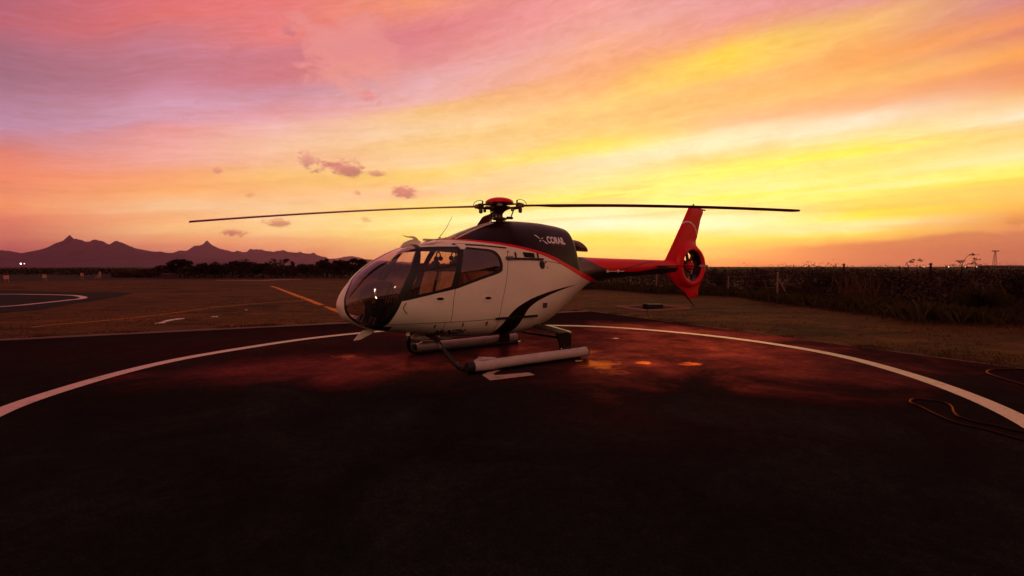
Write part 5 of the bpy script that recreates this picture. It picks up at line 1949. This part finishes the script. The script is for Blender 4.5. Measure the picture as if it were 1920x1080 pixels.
bmesh.ops.recalc_face_normals(bm, faces=bm.faces)
bm.to_mesh(fin.data)
bm.free()
dct = MB()
dct.lathe([(FR - .001, -.125), (FR - .004, 0), (FR - .001, .125)], (FCX, 0, FCZ), seg=48, axis='y')
dct.F = dct.F[:-2]
dct.build('fan_duct', M['dark'], fin, fix=False)
hub = MB().lathe([(.02, -.135), (.075, -.13), (.105, -.10), (.115, -.05), (.115, .02)], (FCX, 0, FCZ), seg=24, axis='y').build('fan_hub', M['red'], fin)
for k in range(8):
    a = 2 * math.pi * k / 8 + 0.28
    c, s = math.cos(a), math.sin(a)
    bld = MB()
    for r0, r1, t0, t1 in ((.10, .24, .55, .40), (.24, .39, .40, .28)):
        q = []
        for r, tw in ((r0, t0), (r1, t1)):
            wd_ = 0.040
            for sg_ in (-1, 1):
                q.append((FCX + c * r - s * sg_ * wd_ * math.cos(tw), -0.02 + sg_ * wd_ * math.sin(tw), FCZ + s * r + c * sg_ * wd_ * math.cos(tw)))
        th_ = np.array([0, .008, 0])
        a0_, a1_, b0_, b1_ = [np.array(v) for v in q]
        bld.add([a0_, a1_, b1_, b0_, a0_ + th_, a1_ + th_, b1_ + th_, b0_ + th_], [(0, 1, 2, 3), (7, 6, 5, 4), (0, 4, 5, 1), (1, 5, 6, 2), (2, 6, 7, 3), (3, 7, 4, 0)])
    bld.build('fan_blade', M['gunmetal'], fin, smooth=False)
for k in range(6):
    a = 2 * math.pi * k / 6 + 0.15
    MB().tube([(FCX + .05 * math.cos(a), .075, FCZ + .05 * math.sin(a)), (FCX + .395 * math.cos(a + .12), .09, FCZ + .395 * math.sin(a + .12))], .017, seg=6, flat=1.2).build('stator_vane', M['gunmetal'], fin)
MB().lathe([(.09, .03), (.10, .05), (.09, .12), (.03, .14)], (FCX, 0, FCZ), seg=20, axis='y').build('gearbox', M['gunmetal'], fin)
# guard rod below the fin, lamps on top
a_, b_ = loc_y0(1277, 541), loc_y0(1301, 573.5)
MB().tube([(a_[0], 0, a_[1] + .02), ((a_[0] + b_[0]) / 2, 0, (a_[1] + b_[1]) / 2 - .01), (b_[0], 0, b_[1])], [.022, .020, .014], seg=8).build('tail_guard', M['rubber'], HELI)
a_ = loc_y0(1300, 387)
MB().lathe([(.03, -.01), (.032, .03), (.022, .07), (.004, .085)], (a_[0], 0, a_[1] - .02), seg=12).build('beacon', M['lamp_red'], HELI)
a_, b_ = loc_y0(1308, 391.5), loc_y0(1322, 394.5)
MB().tube([(a_[0], 0, a_[1]), (b_[0], 0, b_[1])], [.022, .018], seg=8).build('fin_cap_rod', M['gunmetal'], HELI)
# horizontal stabiliser
for side in (-1, 1):
    stb = MB()
    prof_ = []
    for yy, cs in ((0.10, 1.0), (0.7, 0.95), (1.22, 0.86)):
        le, te = 4.47 + (1 - cs) * .25, 4.99
        ring_ = []
        for k in range(14):
            a = 2 * math.pi * k / 14
            ring_.append(((le + te) / 2 - math.cos(a) * (te - le) / 2, side * yy, 1.778 + math.sin(a) * .020 * (0.6 + 0.4 * math.cos(a))))
        prof_.append(ring_)
    Vs = [p for r in prof_ for p in r]
    Fs = []
    for i in range(2):
        for k in range(14):
            Fs.append((i * 14 + k, i * 14 + (k + 1) % 14, (i + 1) * 14 + (k + 1) % 14, (i + 1) * 14 + k))
    Fs += [tuple(range(14)), tuple(range(28, 42))]
    stb.add(Vs, Fs)
    st_o = stb.build('horizontal_stabiliser', M['matt_black'], HELI)
    MB().box((4.80, side * 1.235, 1.778), (.34, .03, .045), bev=.012).build('tip_plate', M['canvas'], st_o)

# exhaust ----------------------------------------------------------------------
ex = MB()
rings_ = []
for t, xoff in ((0, 0), (1, .36)):
    pass
ang_ = np.linspace(0, 2 * math.pi, 21)[:-1]
Ve = []
for j, (xc, rad) in enumerate(((1.55, .11), (1.80, .118), (2.14, .112))):
    for a in ang_:
        cut = 0.0 if j < 2 else (-math.sin(a) * .155)
        Ve.append((xc + cut, math.cos(a) * rad * 1.1, 2.245 - (0.02 * j) + math.sin(a) * rad))
Fe = [(j * 20 + k, j * 20 + (k + 1) % 20, (j + 1) * 20 + (k + 1) % 20, (j + 1) * 20 + k) for j in range(2) for k in range(20)]
ex.add(Ve, Fe)
exo = ex.build('exhaust_pipe', M['gunmetal'], HELI, fix=True)
sm_ = exo.modifiers.new('wall', 'SOLIDIFY')
sm_.thickness = 0.008

# roof fittings ----------------------------------------------------------------
def roof(x, y=0.0):
    z0, z1 = float(prof('zc', x)), float(prof('zt', x))
    n = float(prof('nu', x))
    w = float(prof('w', x))
    return z0 + (z1 - z0) * max(0, 1 - (abs(y) / w) ** n) ** (1 / n)


wc = MB()
pk = [loc_y0(*p) for p in [(750, 463), (757, 455), (768, 450), (776, 448), (772, 446), (763, 445), (755, 441), (764, 443.3), (775, 443), (781, 446), (785, 451), (792, 455), (792, 458)]]
wc.prism(pk, -.012, .012)
wc.build('upper_wire_cutter', M['white'], HELI, smooth=False)
lw = [loc_y0(*p) for p in [(663, 638.5), (671, 629), (679, 621), (690, 617), (702, 619), (701, 623), (694, 627), (684, 632), (674, 637)]]
MB().prism(lw, -.012, .012).build('lower_wire_cutter', M['white'], HELI, smooth=False)
base_a = (-1.28, 0, roof(-1.28) - .005)
tip = loc_y0(848, 405.5)
MB().lathe([(.045, 0), (.03, .03), (.012, .055)], base_a, seg=12).build('aerial_base', M['white'], HELI)
MB().tube([(base_a[0], 0, base_a[2] + .05), (base_a[0] + (tip[0] - base_a[0]) * .5 + .01, 0, (base_a[2] + tip[1]) / 2), (tip[0], 0, tip[1])], [.0055, .0045, .003], seg=6).build('whip_aerial', M['gunmetal'], HELI)
MB().box((-1.48, 0, roof(-1.48) + .012), (.24, .10, .035), bev=.015).build('roof_fairing', M['white'], HELI)
for side in (-1, 1):
    MB().tube([(-1.42, side * .10, roof(-1.42, .1) + .01), (-1.2, side * .13, roof(-1.2, .13) + .012), (-1.05, side * .15, roof(-1.05, .15) + .01)], .012, seg=6).build('roof_rib', M['white'], HELI)
# pale strip along each upper front edge of the cowling
cs = MB()
for side in (-1, 1):
    cs = MB()
    pts = [(x, side * y, roof(x, y) + .006) for x, y in [(-1.12, .26), (-.95, .22), (-.78, .20), (-.6, .185), (-.42, .17), (-.25, .16)]]
    cs.tube([tuple(p) for p in pts], [.012, .016, .016, .014, .012, .006], seg=8)
    cs.build('cowl_edge_strip', M['white'], HELI)
# main rotor --------------------------------------------------------------------
HZ = 2.925
mr = MB()
mr.lathe([(.075, 2.52), (.075, 2.70), (.062, 2.73), (.065, 2.78), (.11, 2.83), (.20, 2.872), (.225, 2.895), (.20, 2.915), (.14, 2.93), (.135, 2.96), (.10, 2.985), (.06, 3.0)], seg=28)
rotor = mr.build('rotor_mast', M['gunmetal'], HELI)
cap = MB()
cp = []
for k in range(12):
    a = k / 11 * math.pi / 2
    cp.append((.275 * math.cos(a) + .002, 2.985 + .105 * math.sin(a)))
cap.lathe([(.255, 2.975), (.275, 2.975)] + cp, seg=40)
cap.build('rotor_cap', M['red'], HELI)
rp = MB()
rp.lathe([(.08, 2.655), (.135, 2.66), (.14, 2.68), (.13, 2.70), (.08, 2.71)], seg=28)
for k in range(3):
    a = R([178, 298, 66][k]) + .5
    rp.box((.16 * math.cos(a), .16 * math.sin(a), 2.69), (.07, .05, .035), Matrix.Rotation(a, 3, 'Z'), bev=.006)
swp = rp.build('swashplate', M['gunmetal'], HELI)
MB().box((.17, -.10, 2.70), (.14, .05, .05), bev=.01).build('servo_head', M['gunmetal'], HELI)
for k in range(3):
    a = R([178, 298, 66][k]) + 1.6
    MB().tube([(.15 * math.cos(a), .15 * math.sin(a), 2.48), (.17 * math.cos(a), .17 * math.sin(a), 2.68)], .016, seg=8).build('servo_rod', M['steel'], HELI)

BL = [(178, .0785, .0063), (298, .0287, .0079), (66, .075, .0070)]
for ang, da, db in BL:
    a = R(ang)
    # blade frame: X outwards, Y to the trailing side (rotor turns clockwise seen from above)
    Rz = Matrix.Rotation(a, 3, 'Z')

    def P3(r, c, h, drop=None, pitch=0.0):
        dz = (da * r + db * r * r) if drop is None else drop
        cc = c * math.cos(pitch)
        hh = h - c * math.sin(pitch)
        v = Rz @ Vector((r, cc, 0))
        return (v.x, v.y, HZ - dz + hh)
    secs = []
    for r in [.50, .60, .72, .84, .95, 1.1, 1.4, 1.8, 2.2, 2.6, 3.0, 3.4, 3.8, 4.2, 4.6, 4.85, 4.93, 4.98, 5.0]:
        t = np.clip((r - .72) / .32, 0, 1)
        ch = .085 + (.26 - .085) * t * t * (3 - 2 * t)
        if r > 4.9:
            ch *= math.sqrt(max(0.06, 1 - ((r - 4.9) / .105) ** 2))
        tk = .040 - .012 * min(1, (r - .5) / 1.0)
        pit = R(7.0 - 4.0 * r / 5.0)
        ring_ = []
        N = 16
        for k in range(N):
            u = 2 * math.pi * k / N
            cx = .5 - .5 * math.cos(u)
            y_ = (cx - .25) * ch
            hgt = math.sin(u) * tk * .5 * (1.25 * math.sqrt(max(cx, 0)) * (1 - cx) ** .8 * 1.9 + .05)
            ring_.append(P3(r, y_, hgt, None, pit))
        secs.append(ring_)
    N = 16
    Vs = [p for s in secs for p in s]
    Fs = [(i * N + k, i * N + (k + 1) % N, (i + 1) * N + (k + 1) % N, (i + 1) * N + k) for i in range(len(secs) - 1) for k in range(N)]
    Fs += [tuple(range(N)), tuple(range((len(secs) - 1) * N, len(secs) * N))]
    bb = MB()
    bb.add(Vs, Fs)
    blade = bb.build('rotor_blade', M['blade'], HELI)
    # star arm, elastomer blocks, clamps, damper, loop of cable
    d0 = lambda r: da * r + db * r * r
    arm = MB()
    for zz, hh_ in ((.028, .020), (-.040, .034)):
        arm.box(Rz @ Vector((.27, 0, 0)) + Vector((0, 0, HZ - d0(.27) + zz)), (.36, .095, hh_), Rz, bev=.006)
    arm.build('star_arm', M['gunmetal'], blade)
    MB().box(Rz @ Vector((.42, 0, 0)) + Vector((0, 0, HZ - d0(.42))), (.10, .13, .105), Rz, bev=.02).build('blade_grip', M['gunmetal'], blade)
    MB().box(Rz @ Vector((.475, -.02, 0)) + Vector((0, 0, HZ - d0(.47))), (.09, .10, .075), Rz, bev=.012).build('blade_clamp', M['steel'], blade)
    MB().lathe([(.012, -.05), (.034, -.04), (.038, 0), (.034, .04), (.012, .05)], Rz @ Vector((.43, .03, 0)) + Vector((0, 0, HZ - .085 - d0(.43))), seg=12).build('damper', M['gunmetal'], blade)
    MB().lathe([(.012, -.035), (.028, -.025), (.028, .025), (.012, .035)], Rz @ Vector((.30, -.05, 0)) + Vector((0, 0, HZ - .075 - d0(.3))), seg=12).build('damper', M['steel'], blade)
    MB().lathe([(.010, 0), (.016, .005), (.016, .05), (.008, .06)], Rz @ Vector((.375, .0, 0)) + Vector((0, 0, HZ + .05 - d0(.4))), seg=10).build('bolt', M['steel'], blade)
    loop = [(.385, 0, .095), (.41, 0, .112), (.47, .0, .108), (.53, 0, .085), (.565, 0, .045), (.57, 0, .012)]
    MB().tube([Rz @ Vector((r, c, 0)) + Vector((0, 0, HZ - d0(r) + h)) for r, c, h in catmull(loop, 3)], .006, seg=6).build('bonding_cable', M['rubber'], blade)
    c_ = Rz @ Vector((.245, .14, 0))
    s_w = Rz @ Vector((.17, .12, 0))
    MB().tube([(s_w.x, s_w.y, 2.685), (c_.x, c_.y, HZ - .05)], .0125, seg=8).build('pitch_link', M['gunmetal'], blade)
    MB().box(Rz @ Vector((.29, .10, 0)) + Vector((0, 0, HZ - .05)), (.16, .07, .035), Rz @ Matrix.Rotation(-.3, 3, 'Z'), bev=.008).build('pitch_horn', M['gunmetal'], blade)
# block facing the lens between the two near blades
MB().box(Matrix.Rotation(R(238), 3, 'Z') @ Vector((.16, 0, 0)) + Vector((0, 0, HZ + .0)), (.07, .10, .115), Matrix.Rotation(R(238), 3, 'Z'), bev=.012).build('hub_block', M['steel'], HELI)
for k in range(3):
    a_ = R([238, 118, 358][k])
    MB().lathe([(.006, 0), (.013, .003), (.013, .03), (.006, .034)], Matrix.Rotation(a_, 3, 'Z') @ Vector((.105, .03, 0)) + Vector((0, 0, HZ + .04)), seg=8).build('bolt', M['steel'], HELI)

# landing gear -------------------------------------------------------------------
for side in (-1, 1):
    sy = side
    pts = [(1.16, sy * 1.03, .066), (.6, sy * 1.03, .066), (-.4, sy * 1.03, .066), (-1.15, sy * 1.03, .066), (-1.30, sy * 1.02, .078), (-1.42, sy * .985, .125), (-1.50, sy * .90, .215), (-1.555, sy * .78, .335), (-1.59, sy * .66, .44), (-1.61, sy * .52, .53), (-1.61, sy * .38, .575), (-1.61, sy * .15, .59)]
    P = [tuple(p) for p in catmull(pts, 4)]
    sk = MB().tube(P, .040, seg=14).build('skid_tube', M['rubber'], HELI)
    MB().tube([(-1.585, sy * .69, .415), (-1.607, sy * .60, .475)], .044, seg=14).build('clamp', M['steel'], sk)
    MB().tube([(-1.46, sy * .94, .165), (-1.475, sy * .925, .185)], .044, seg=14).build('clamp', M['steel'], sk)
    MB().box((-.30, sy * 1.03, .040), (1.7, .05, .02), bev=.004).build('wear_shoe', M['steel'], sk)
    # packed emergency float along the outside of the skid
    fl = MB()
    xs_f = np.linspace(-1.27, 1.21, 40)
    rad = [(.086 + .003 * noise.noise(Vector((x * 2.1, 3.0 * side, 1))) + .004 * noise.noise(Vector((x * 9, 3.0 * side, 1)))) for x in xs_f]
    rad = [r + (.012 if x > 1.0 else 0) * (x - 1.0) / .3 for r, x in zip(rad, xs_f)]
    cen_ = [(x, sy * 1.135 + 0, .150 + .004 * noise.noise(Vector((x * 1.3, 7, side)))) for x in xs_f]
    fl.tube(cen_, rad, seg=22)
    flo = fl.build('emergency_float', M['canvas'], HELI, angle=60)
    # end boots
    MB().lathe([(.02, -.105), (.075, -.10), (.084, -.07), (.090, 0), (.088, .02)], (-1.285, sy * 1.135, .150), seg=22, axis='x').build('end_boot', M['rubber'], flo)
    MB().lathe([(.088, -.01), (.099, 0), (.094, .022), (.04, .03)], (1.205, sy * 1.135, .152), seg=22, axis='x').build('end_ring', M['rubber'], flo)
    # untidy flap of the cover at the front
    fp = MB()
    base = [(-1.21, .225), (-1.13, .262), (-1.04, .268), (-.93, .252), (-.80, .238)]
    for i in range(len(base) - 1):
        (x0_, z0_), (x1_, z1_) = base[i], base[i + 1]
        fp.add([(x0_, sy * 1.17, z0_ - .01), (x1_, sy * 1.17, z1_ - .012), (x1_, sy * 1.07, z1_ + .004), (x0_, sy * 1.07, z0_ + .012),
                (x0_, sy * 1.17, z0_ - .022), (x1_, sy * 1.17, z1_ - .024), (x1_, sy * 1.07, z1_ - .008), (x0_, sy * 1.07, z0_)],
               [(0, 1, 2, 3), (7, 6, 5, 4), (0, 4, 5, 1), (2, 6, 7, 3), (1, 5, 6, 2), (3, 7, 4, 0)])
    fp.build('cover_flap', M['canvas'], flo)
    MB().tube([(-1.15, sy * 1.11, .285), (-1.02, sy * 1.10, .262), (-.85, sy * 1.10, .245)], [.010, .014, .006], seg=8).build('cover_lace', M['canvas'], flo)
    for x_ in (-.9, .62):
        MB().lathe([(.0865, -.012), (.0895, -.010), (.0895, .010), (.0865, .012)], (x_, sy * 1.135, .150), seg=22, axis='x').build('strap', M['canvas'], flo)
    # rear leg: upright strut, flat fairing up to the belly
    st2 = MB()
    st2.prism([(.69, .10), (.92, .10), (.935, .50), (.57, .545), (.60, .47), (.66, .32)], sy * 1.015 - .022, sy * 1.015 + .022)
    st2.build('rear_strut', M['gloss_black'], HELI)
    fr2 = MB()
    secs = []
    for (xc, yy, zz, ch, tk) in ((.60, .18, .60, .26, .06), (.62, .45, .605, .30, .07), (.68, .72, .58, .35, .075), (.75, .98, .535, .38, .065), (.755, 1.05, .52, .37, .03)):
        secs.append([(xc - math.cos(2 * math.pi * k / 14) * ch / 2, sy * yy, zz + math.sin(2 * math.pi * k / 14) * tk / 2) for k in range(14)])
    Vs = [p for s in secs for p in s]
    Fs = [(i * 14 + k, i * 14 + (k + 1) % 14, (i + 1) * 14 + (k + 1) % 14, (i + 1) * 14 + k) for i in range(len(secs) - 1) for k in range(14)] + [tuple(range(14)), tuple(range(14 * (len(secs) - 1), 14 * len(secs)))]
    fr2.add(Vs, Fs)
    fr2.build('rear_leg_fairing', M['gloss_black'], HELI)
    MB().lathe([(.006, -.008), (.014, -.004), (.014, .004), (.006, .008)], (.68, sy * 1.046, .235), seg=10, axis='y').build('strut_bolt', M['lamp_clear'], HELI)
MB().tube([(.78, -1.0, .42), (.78, 0, .40), (.78, 1.0, .42)], .026, seg=10).build('rear_cross_tube', M['rubber'], HELI)
# pale blisters under the belly
for c_, s_b in (((-1.52, .22, .50), (.24, .07, .075)), ((-1.08, .12, .475), (.17, .08, .055))):
    bmx = bmesh.new()
    bmesh.ops.create_uvsphere(bmx, u_segments=20, v_segments=10, radius=1.0)
    me = bpy.data.meshes.new('belly_fairing')
    bmesh.ops.scale(bmx, vec=s_b, verts=bmx.verts)
    bmesh.ops.translate(bmx, vec=c_, verts=bmx.verts)
    for f in bmx.faces:
        f.smooth = True
    bmx.to_mesh(me)
    bmx.free()
    me.materials.append(M['white'])
    link_mesh('belly_fairing', me, HELI)
MB().lathe([(.035, -.06), (.04, -.03), (.035, 0)], (-2.0, -.25, .665), seg=12).build('drain_cup', M['white'], HELI)
MB().tube([(-1.95, -.12, .66), (-1.95, -.12, .52), (-1.99, -.12, .505)], .010, seg=6).build('pitot_tube', M['gunmetal'], HELI)

# cabin ---------------------------------------------------------------------------
fl_ = MB()
xs_c = np.linspace(-2.72, -.22, 14)
for a, b in zip(xs_c[:-1], xs_c[1:]):
    wa, wb = float(half_width(a, .80)) - .03, float(half_width(b, .80)) - .03
    fl_.add([(a, -wa, .80), (b, -wb, .80), (b, wb, .80), (a, wa, .80)], [(0, 1, 2, 3)])
fl_.build('cabin_floor', M['lining'], HELI, smooth=False)
ip = MB()
Vd, Fd = [], []
nu_, nv_ = 20, 8
for j_ in range(nv_ + 1):
    b_ = j_ / nv_ * math.pi / 2
    for i_ in range(nu_):
        a_ = 2 * math.pi * i_ / nu_
        rx = .30 * math.cos(b_) ** .8
        ry = .44 * math.cos(b_) ** .8
        Vd.append((-2.44 + rx * math.cos(a_), ry * math.sin(a_), 1.30 + .22 * math.sin(b_) + .25 * rx * math.cos(a_)))
for j_ in range(nv_):
    for i_ in range(nu_):
        Fd.append((j_ * nu_ + i_, j_ * nu_ + (i_ + 1) % nu_, (j_ + 1) * nu_ + (i_ + 1) % nu_, (j_ + 1) * nu_ + i_))
Fd.append(tuple(range(nu_)))
ip.add(Vd, Fd)
ip.box((-2.42, 0, 1.20), (.36, .62, .24), bev=.05)
ipo = ip.build('instrument_panel', M['matt_black'], HELI)
for k, (yy, zz) in enumerate([(-.30, 1.37), (-.16, 1.37), (-.02, 1.37), (.12, 1.37), (.27, 1.37), (-.20, 1.26), (-.06, 1.26), (.10, 1.26)]):
    MB().lathe([(.004, .012), (.042, .012), (.05, .006), (.05, -.01)], (-2.24 - (1.43 - zz) * .44, yy, zz), seg=16, axis='x').build('dial', M['gunmetal'], ipo)
MB().box((-2.44, 0, .98), (.26, .24, .40), bev=.03).build('centre_pedestal', M['matt_black'], HELI)
MB().box((-1.95, 0, .87), (.9, .20, .14), bev=.02).build('centre_console', M['plastic'], HELI)
for yy in (-.36, .36):
    for d_ in (-.09, .09):
        MB().box((-2.60, yy * .75 + d_, .90), (.035, .085, .13), Matrix.Rotation(.4, 3, 'Y'), bev=.01).build('pedal', M['plastic'], HELI)
    MB().tube([(-1.98, yy, .80), (-2.02, yy, 1.0), (-1.98, yy, 1.16), (-2.0, yy, 1.24)], [.014, .013, .013, .022], seg=8).build('cyclic_stick', M['plastic'], HELI)
    MB().tube([(-1.45, yy - .26, .86), (-1.75, yy - .26, 1.0), (-1.82, yy - .26, 1.04)], [.015, .015, .022], seg=8).build('collective_lever', M['plastic'], HELI)


def seat(x, y, w, name='front_seat', head=True, mt='seat'):
    s_o = MB().box((x, y, .97), (.50, w, .11), bev=.035).build(name, M['seat_dark'], HELI)
    MB().box((x, y, .86), (.42, w * .8, .13), bev=.02).build('seat_base', M['plastic'], s_o)
    rot = Matrix.Rotation(R(14), 3, 'Y')
    MB().box((x + .30, y, 1.36), (.07, w, .74), rot, bev=.03).build('seat_back', M['seat_dark'], s_o)
    n = max(3, int(w / .075))
    fl2 = MB()
    for k in range(n):
        yy = y - w / 2 + w * (k + .5) / n
        a = Vector((x + .255, yy, 1.34)) + rot @ Vector((0, 0, -.33))
        b = Vector((x + .255, yy, 1.34)) + rot @ Vector((0, 0, .34))
        fl2.tube([a, (a + b) / 2 + Vector((-.012, 0, 0)), b], [w / n * .48, w / n * .5, w / n * .46], seg=8)
    fl2.build('quilted_cover', M[mt], s_o)
    fl3 = MB()
    for k in range(n):
        yy = y - w / 2 + w * (k + .5) / n
        a = Vector((x + .355, yy, 1.34)) + rot @ Vector((0, 0, -.33))
        b = Vector((x + .355, yy, 1.34)) + rot @ Vector((0, 0, .34))
        fl3.tube([a, (a + b) / 2, b], [w / n * .48, w / n * .5, w / n * .46], seg=8)
    fl3.build('back_cover', M[mt], s_o)
    if head:
        for q in ((-1, 1) if w > .6 else (0,)):
            yy = y + q * w * .28
            MB().box((x + .425, yy, 1.80), (.085, .25, .17), rot, bev=.045).build('headrest', M['seat_dark'], s_o)
    return s_o


seat(-1.62, -.36, .46)
seat(-1.62, .36, .46)
seat(-.86, 0, 1.22, 'rear_bench')
MB().box((-.28, 0, 1.32), (.04, 1.30, 1.05), bev=.01).build('rear_bulkhead', M['lining'], HELI)
# curtains of webbing hanging from the roof beside the bench, headsets on hooks
for yy in (-.30, .30):
    hd = MB().tube([(-1.16 + .0 * yy, yy + .09 * math.cos(a), 1.93 + .10 * math.sin(a)) for a in np.linspace(0, math.pi, 9)], .012, seg=7).build('headset', M['plastic'], HELI)
    for q in (-1, 1):
        MB().lathe([(.02, -.02), (.045, -.01), (.045, .01), (.02, .02)], (-1.16, yy + q * .09, 1.91), seg=14, axis='y').build('ear_cup', M['plastic'], hd)
MB().box((-1.45, 0, 2.12), (.55, .18, .07), bev=.02).build('overhead_panel', M['plastic'], HELI)
comp = MB().lathe([(.01, .0), (.03, .01), (.032, .05), (.012, .06)], (-2.32, 0, 1.72), seg=12).build('compass', M['plastic'], HELI)
MB().box((-2.30, 0, 1.80), (.10, .04, .03), bev=.008).build('compass_bracket', M['plastic'], HELI)
# pillars of the far shell seen through the glass
for side in (-1, 1):
    MB().tube([(-2.33, side * (.60 - .0), 1.16), (-2.08, side * .545, 1.66), (-1.86, side * .33, 2.03)], .028, seg=8).build('door_pillar', M['lining'], HELI)

# facade behind the lens: its lit lamps mirror in the windshield --------------------------------
M['sheet'] = mat('ochre_sheet_cladding', (0.72, 0.38, 0.20), 0.7, 0.2, var=0.2, vscale=0.8)
M['sheet_dark'] = mat('hangar_dark_opening', (0.02, 0.015, 0.015), 0.9, 0.1)
M['flood'] = mat('lit_flood_lens', (0.9, 0.9, 0.85), 0.3, 0.3, emit=(1.0, 0.93, 0.78), estr=45.0)
wg = empty('added_hangar_wing', (17, -9, 0))  # added out of view so its ribs mirror as streaks in the windows
tag(wg, 'long ochre side hangar added out of view, mirrored in the side windows', 'hangar')
MB().box((5, 0, 4.5), (9.8, 26, 9.0)).build('wall', M['sheet'], wg, smooth=False)
rb = MB()
for k in range(17):
    rb.box((.04, -12.4 + k * 1.55, 4.5), (.14, .5, 9.0))
rb.build('rib', M['sheet_dark'], wg, smooth=False)
MB().box((5, 0, 9.14), (11, 27, .25)).build('roof', M['roof'], wg, smooth=False)
hg = empty('hangar', (0, -24, 0))
tag(hg, 'long ochre hangar standing behind the viewer with open bays', 'hangar')
MB().box((-14, -5, 4.0), (60, 9.6, 8.0)).build('wall', M['sheet'], hg, smooth=False)
rb = MB()
for k in range(39):
    rb.box((-43.2 + k * 1.5, -.12, 4.0), (.55, .14, 8.0))
ro = rb.build('rib', M['sheet_dark'], hg, smooth=False)
ro['kind'] = 'stuff'
for k in range(5):
    MB().box((-34 + 9 * k, -.08, 2.4), (5.6, .3, 4.8)).build('bay', M['sheet_dark'], hg, smooth=False)
MB().box((-14, -5, 8.13), (61, 11.4, .25)).build('roof', M['roof'], hg, smooth=False)


def light_mast(x, y, heads, label):
    t = empty('light_mast', (x, y, 0))
    tag(t, label, 'light mast', 'lit light masts behind the viewer')
    top = max(h[2] for h in heads)
    MB().tube([(0, 0, -.1), (0, 0, top * .5), (0, 0, top)], [.13, .10, .06], seg=10).build('pole', M['steel'], t)
    for hx, hy, hz_ in heads:
        MB().tube([(0, 0, hz_ - .1), (hx, hy - .25, hz_)], .035, seg=6).build('arm', M['steel'], t)
        hd_ = MB().box((hx, hy - .12, hz_), (.42, .22, .34), bev=.04).build('lamp_head', M['plastic'], t)
        MB().lathe([(.02, .0), (.13, .0), (.13, .02), (.02, .025)], (hx, hy, hz_), seg=18, axis='y').build('lens', M['flood'], hd_)
        ld = bpy.data.lights.new('flood', 'SPOT')
        ld.energy = 640.0 if hz_ > 8 else 150.0
        ld.spot_size = R(70)
        ld.spot_blend = 0.6
        ld.shadow_soft_size = 0.12
        ld.color = (1.0, 0.64, 0.36)
        lo = bpy.data.objects.new('flood_light', ld)
        COL.objects.link(lo)
        lo.parent = t
        lo.location = (hx, hy + .06, hz_)
        aim = Vector((-1.0, 8.5, 1.2)) - Vector((x + hx, y + hy, hz_))
        lo.rotation_euler = aim.to_track_quat('-Z', 'Y').to_euler()


light_mast(-4.3, -14, [(-.3, .3, 13.9), (.2, .3, 11.6)], 'tall light mast behind the viewer with two lit heads one above the other')
light_mast(-1.9, -14, [(-.3, .3, 6.1), (.05, .3, 5.5), (.35, .3, 5.0)], 'short light mast behind the viewer with three lit heads in a stair')
light_mast(5.1, -14, [(0, .3, 12.2)], 'tall light mast behind the viewer with a single lit head, right of the others')
light_mast(1.2, -6.2, [(0, .3, 14.3)], 'nearest light mast behind the viewer with a single lit head')
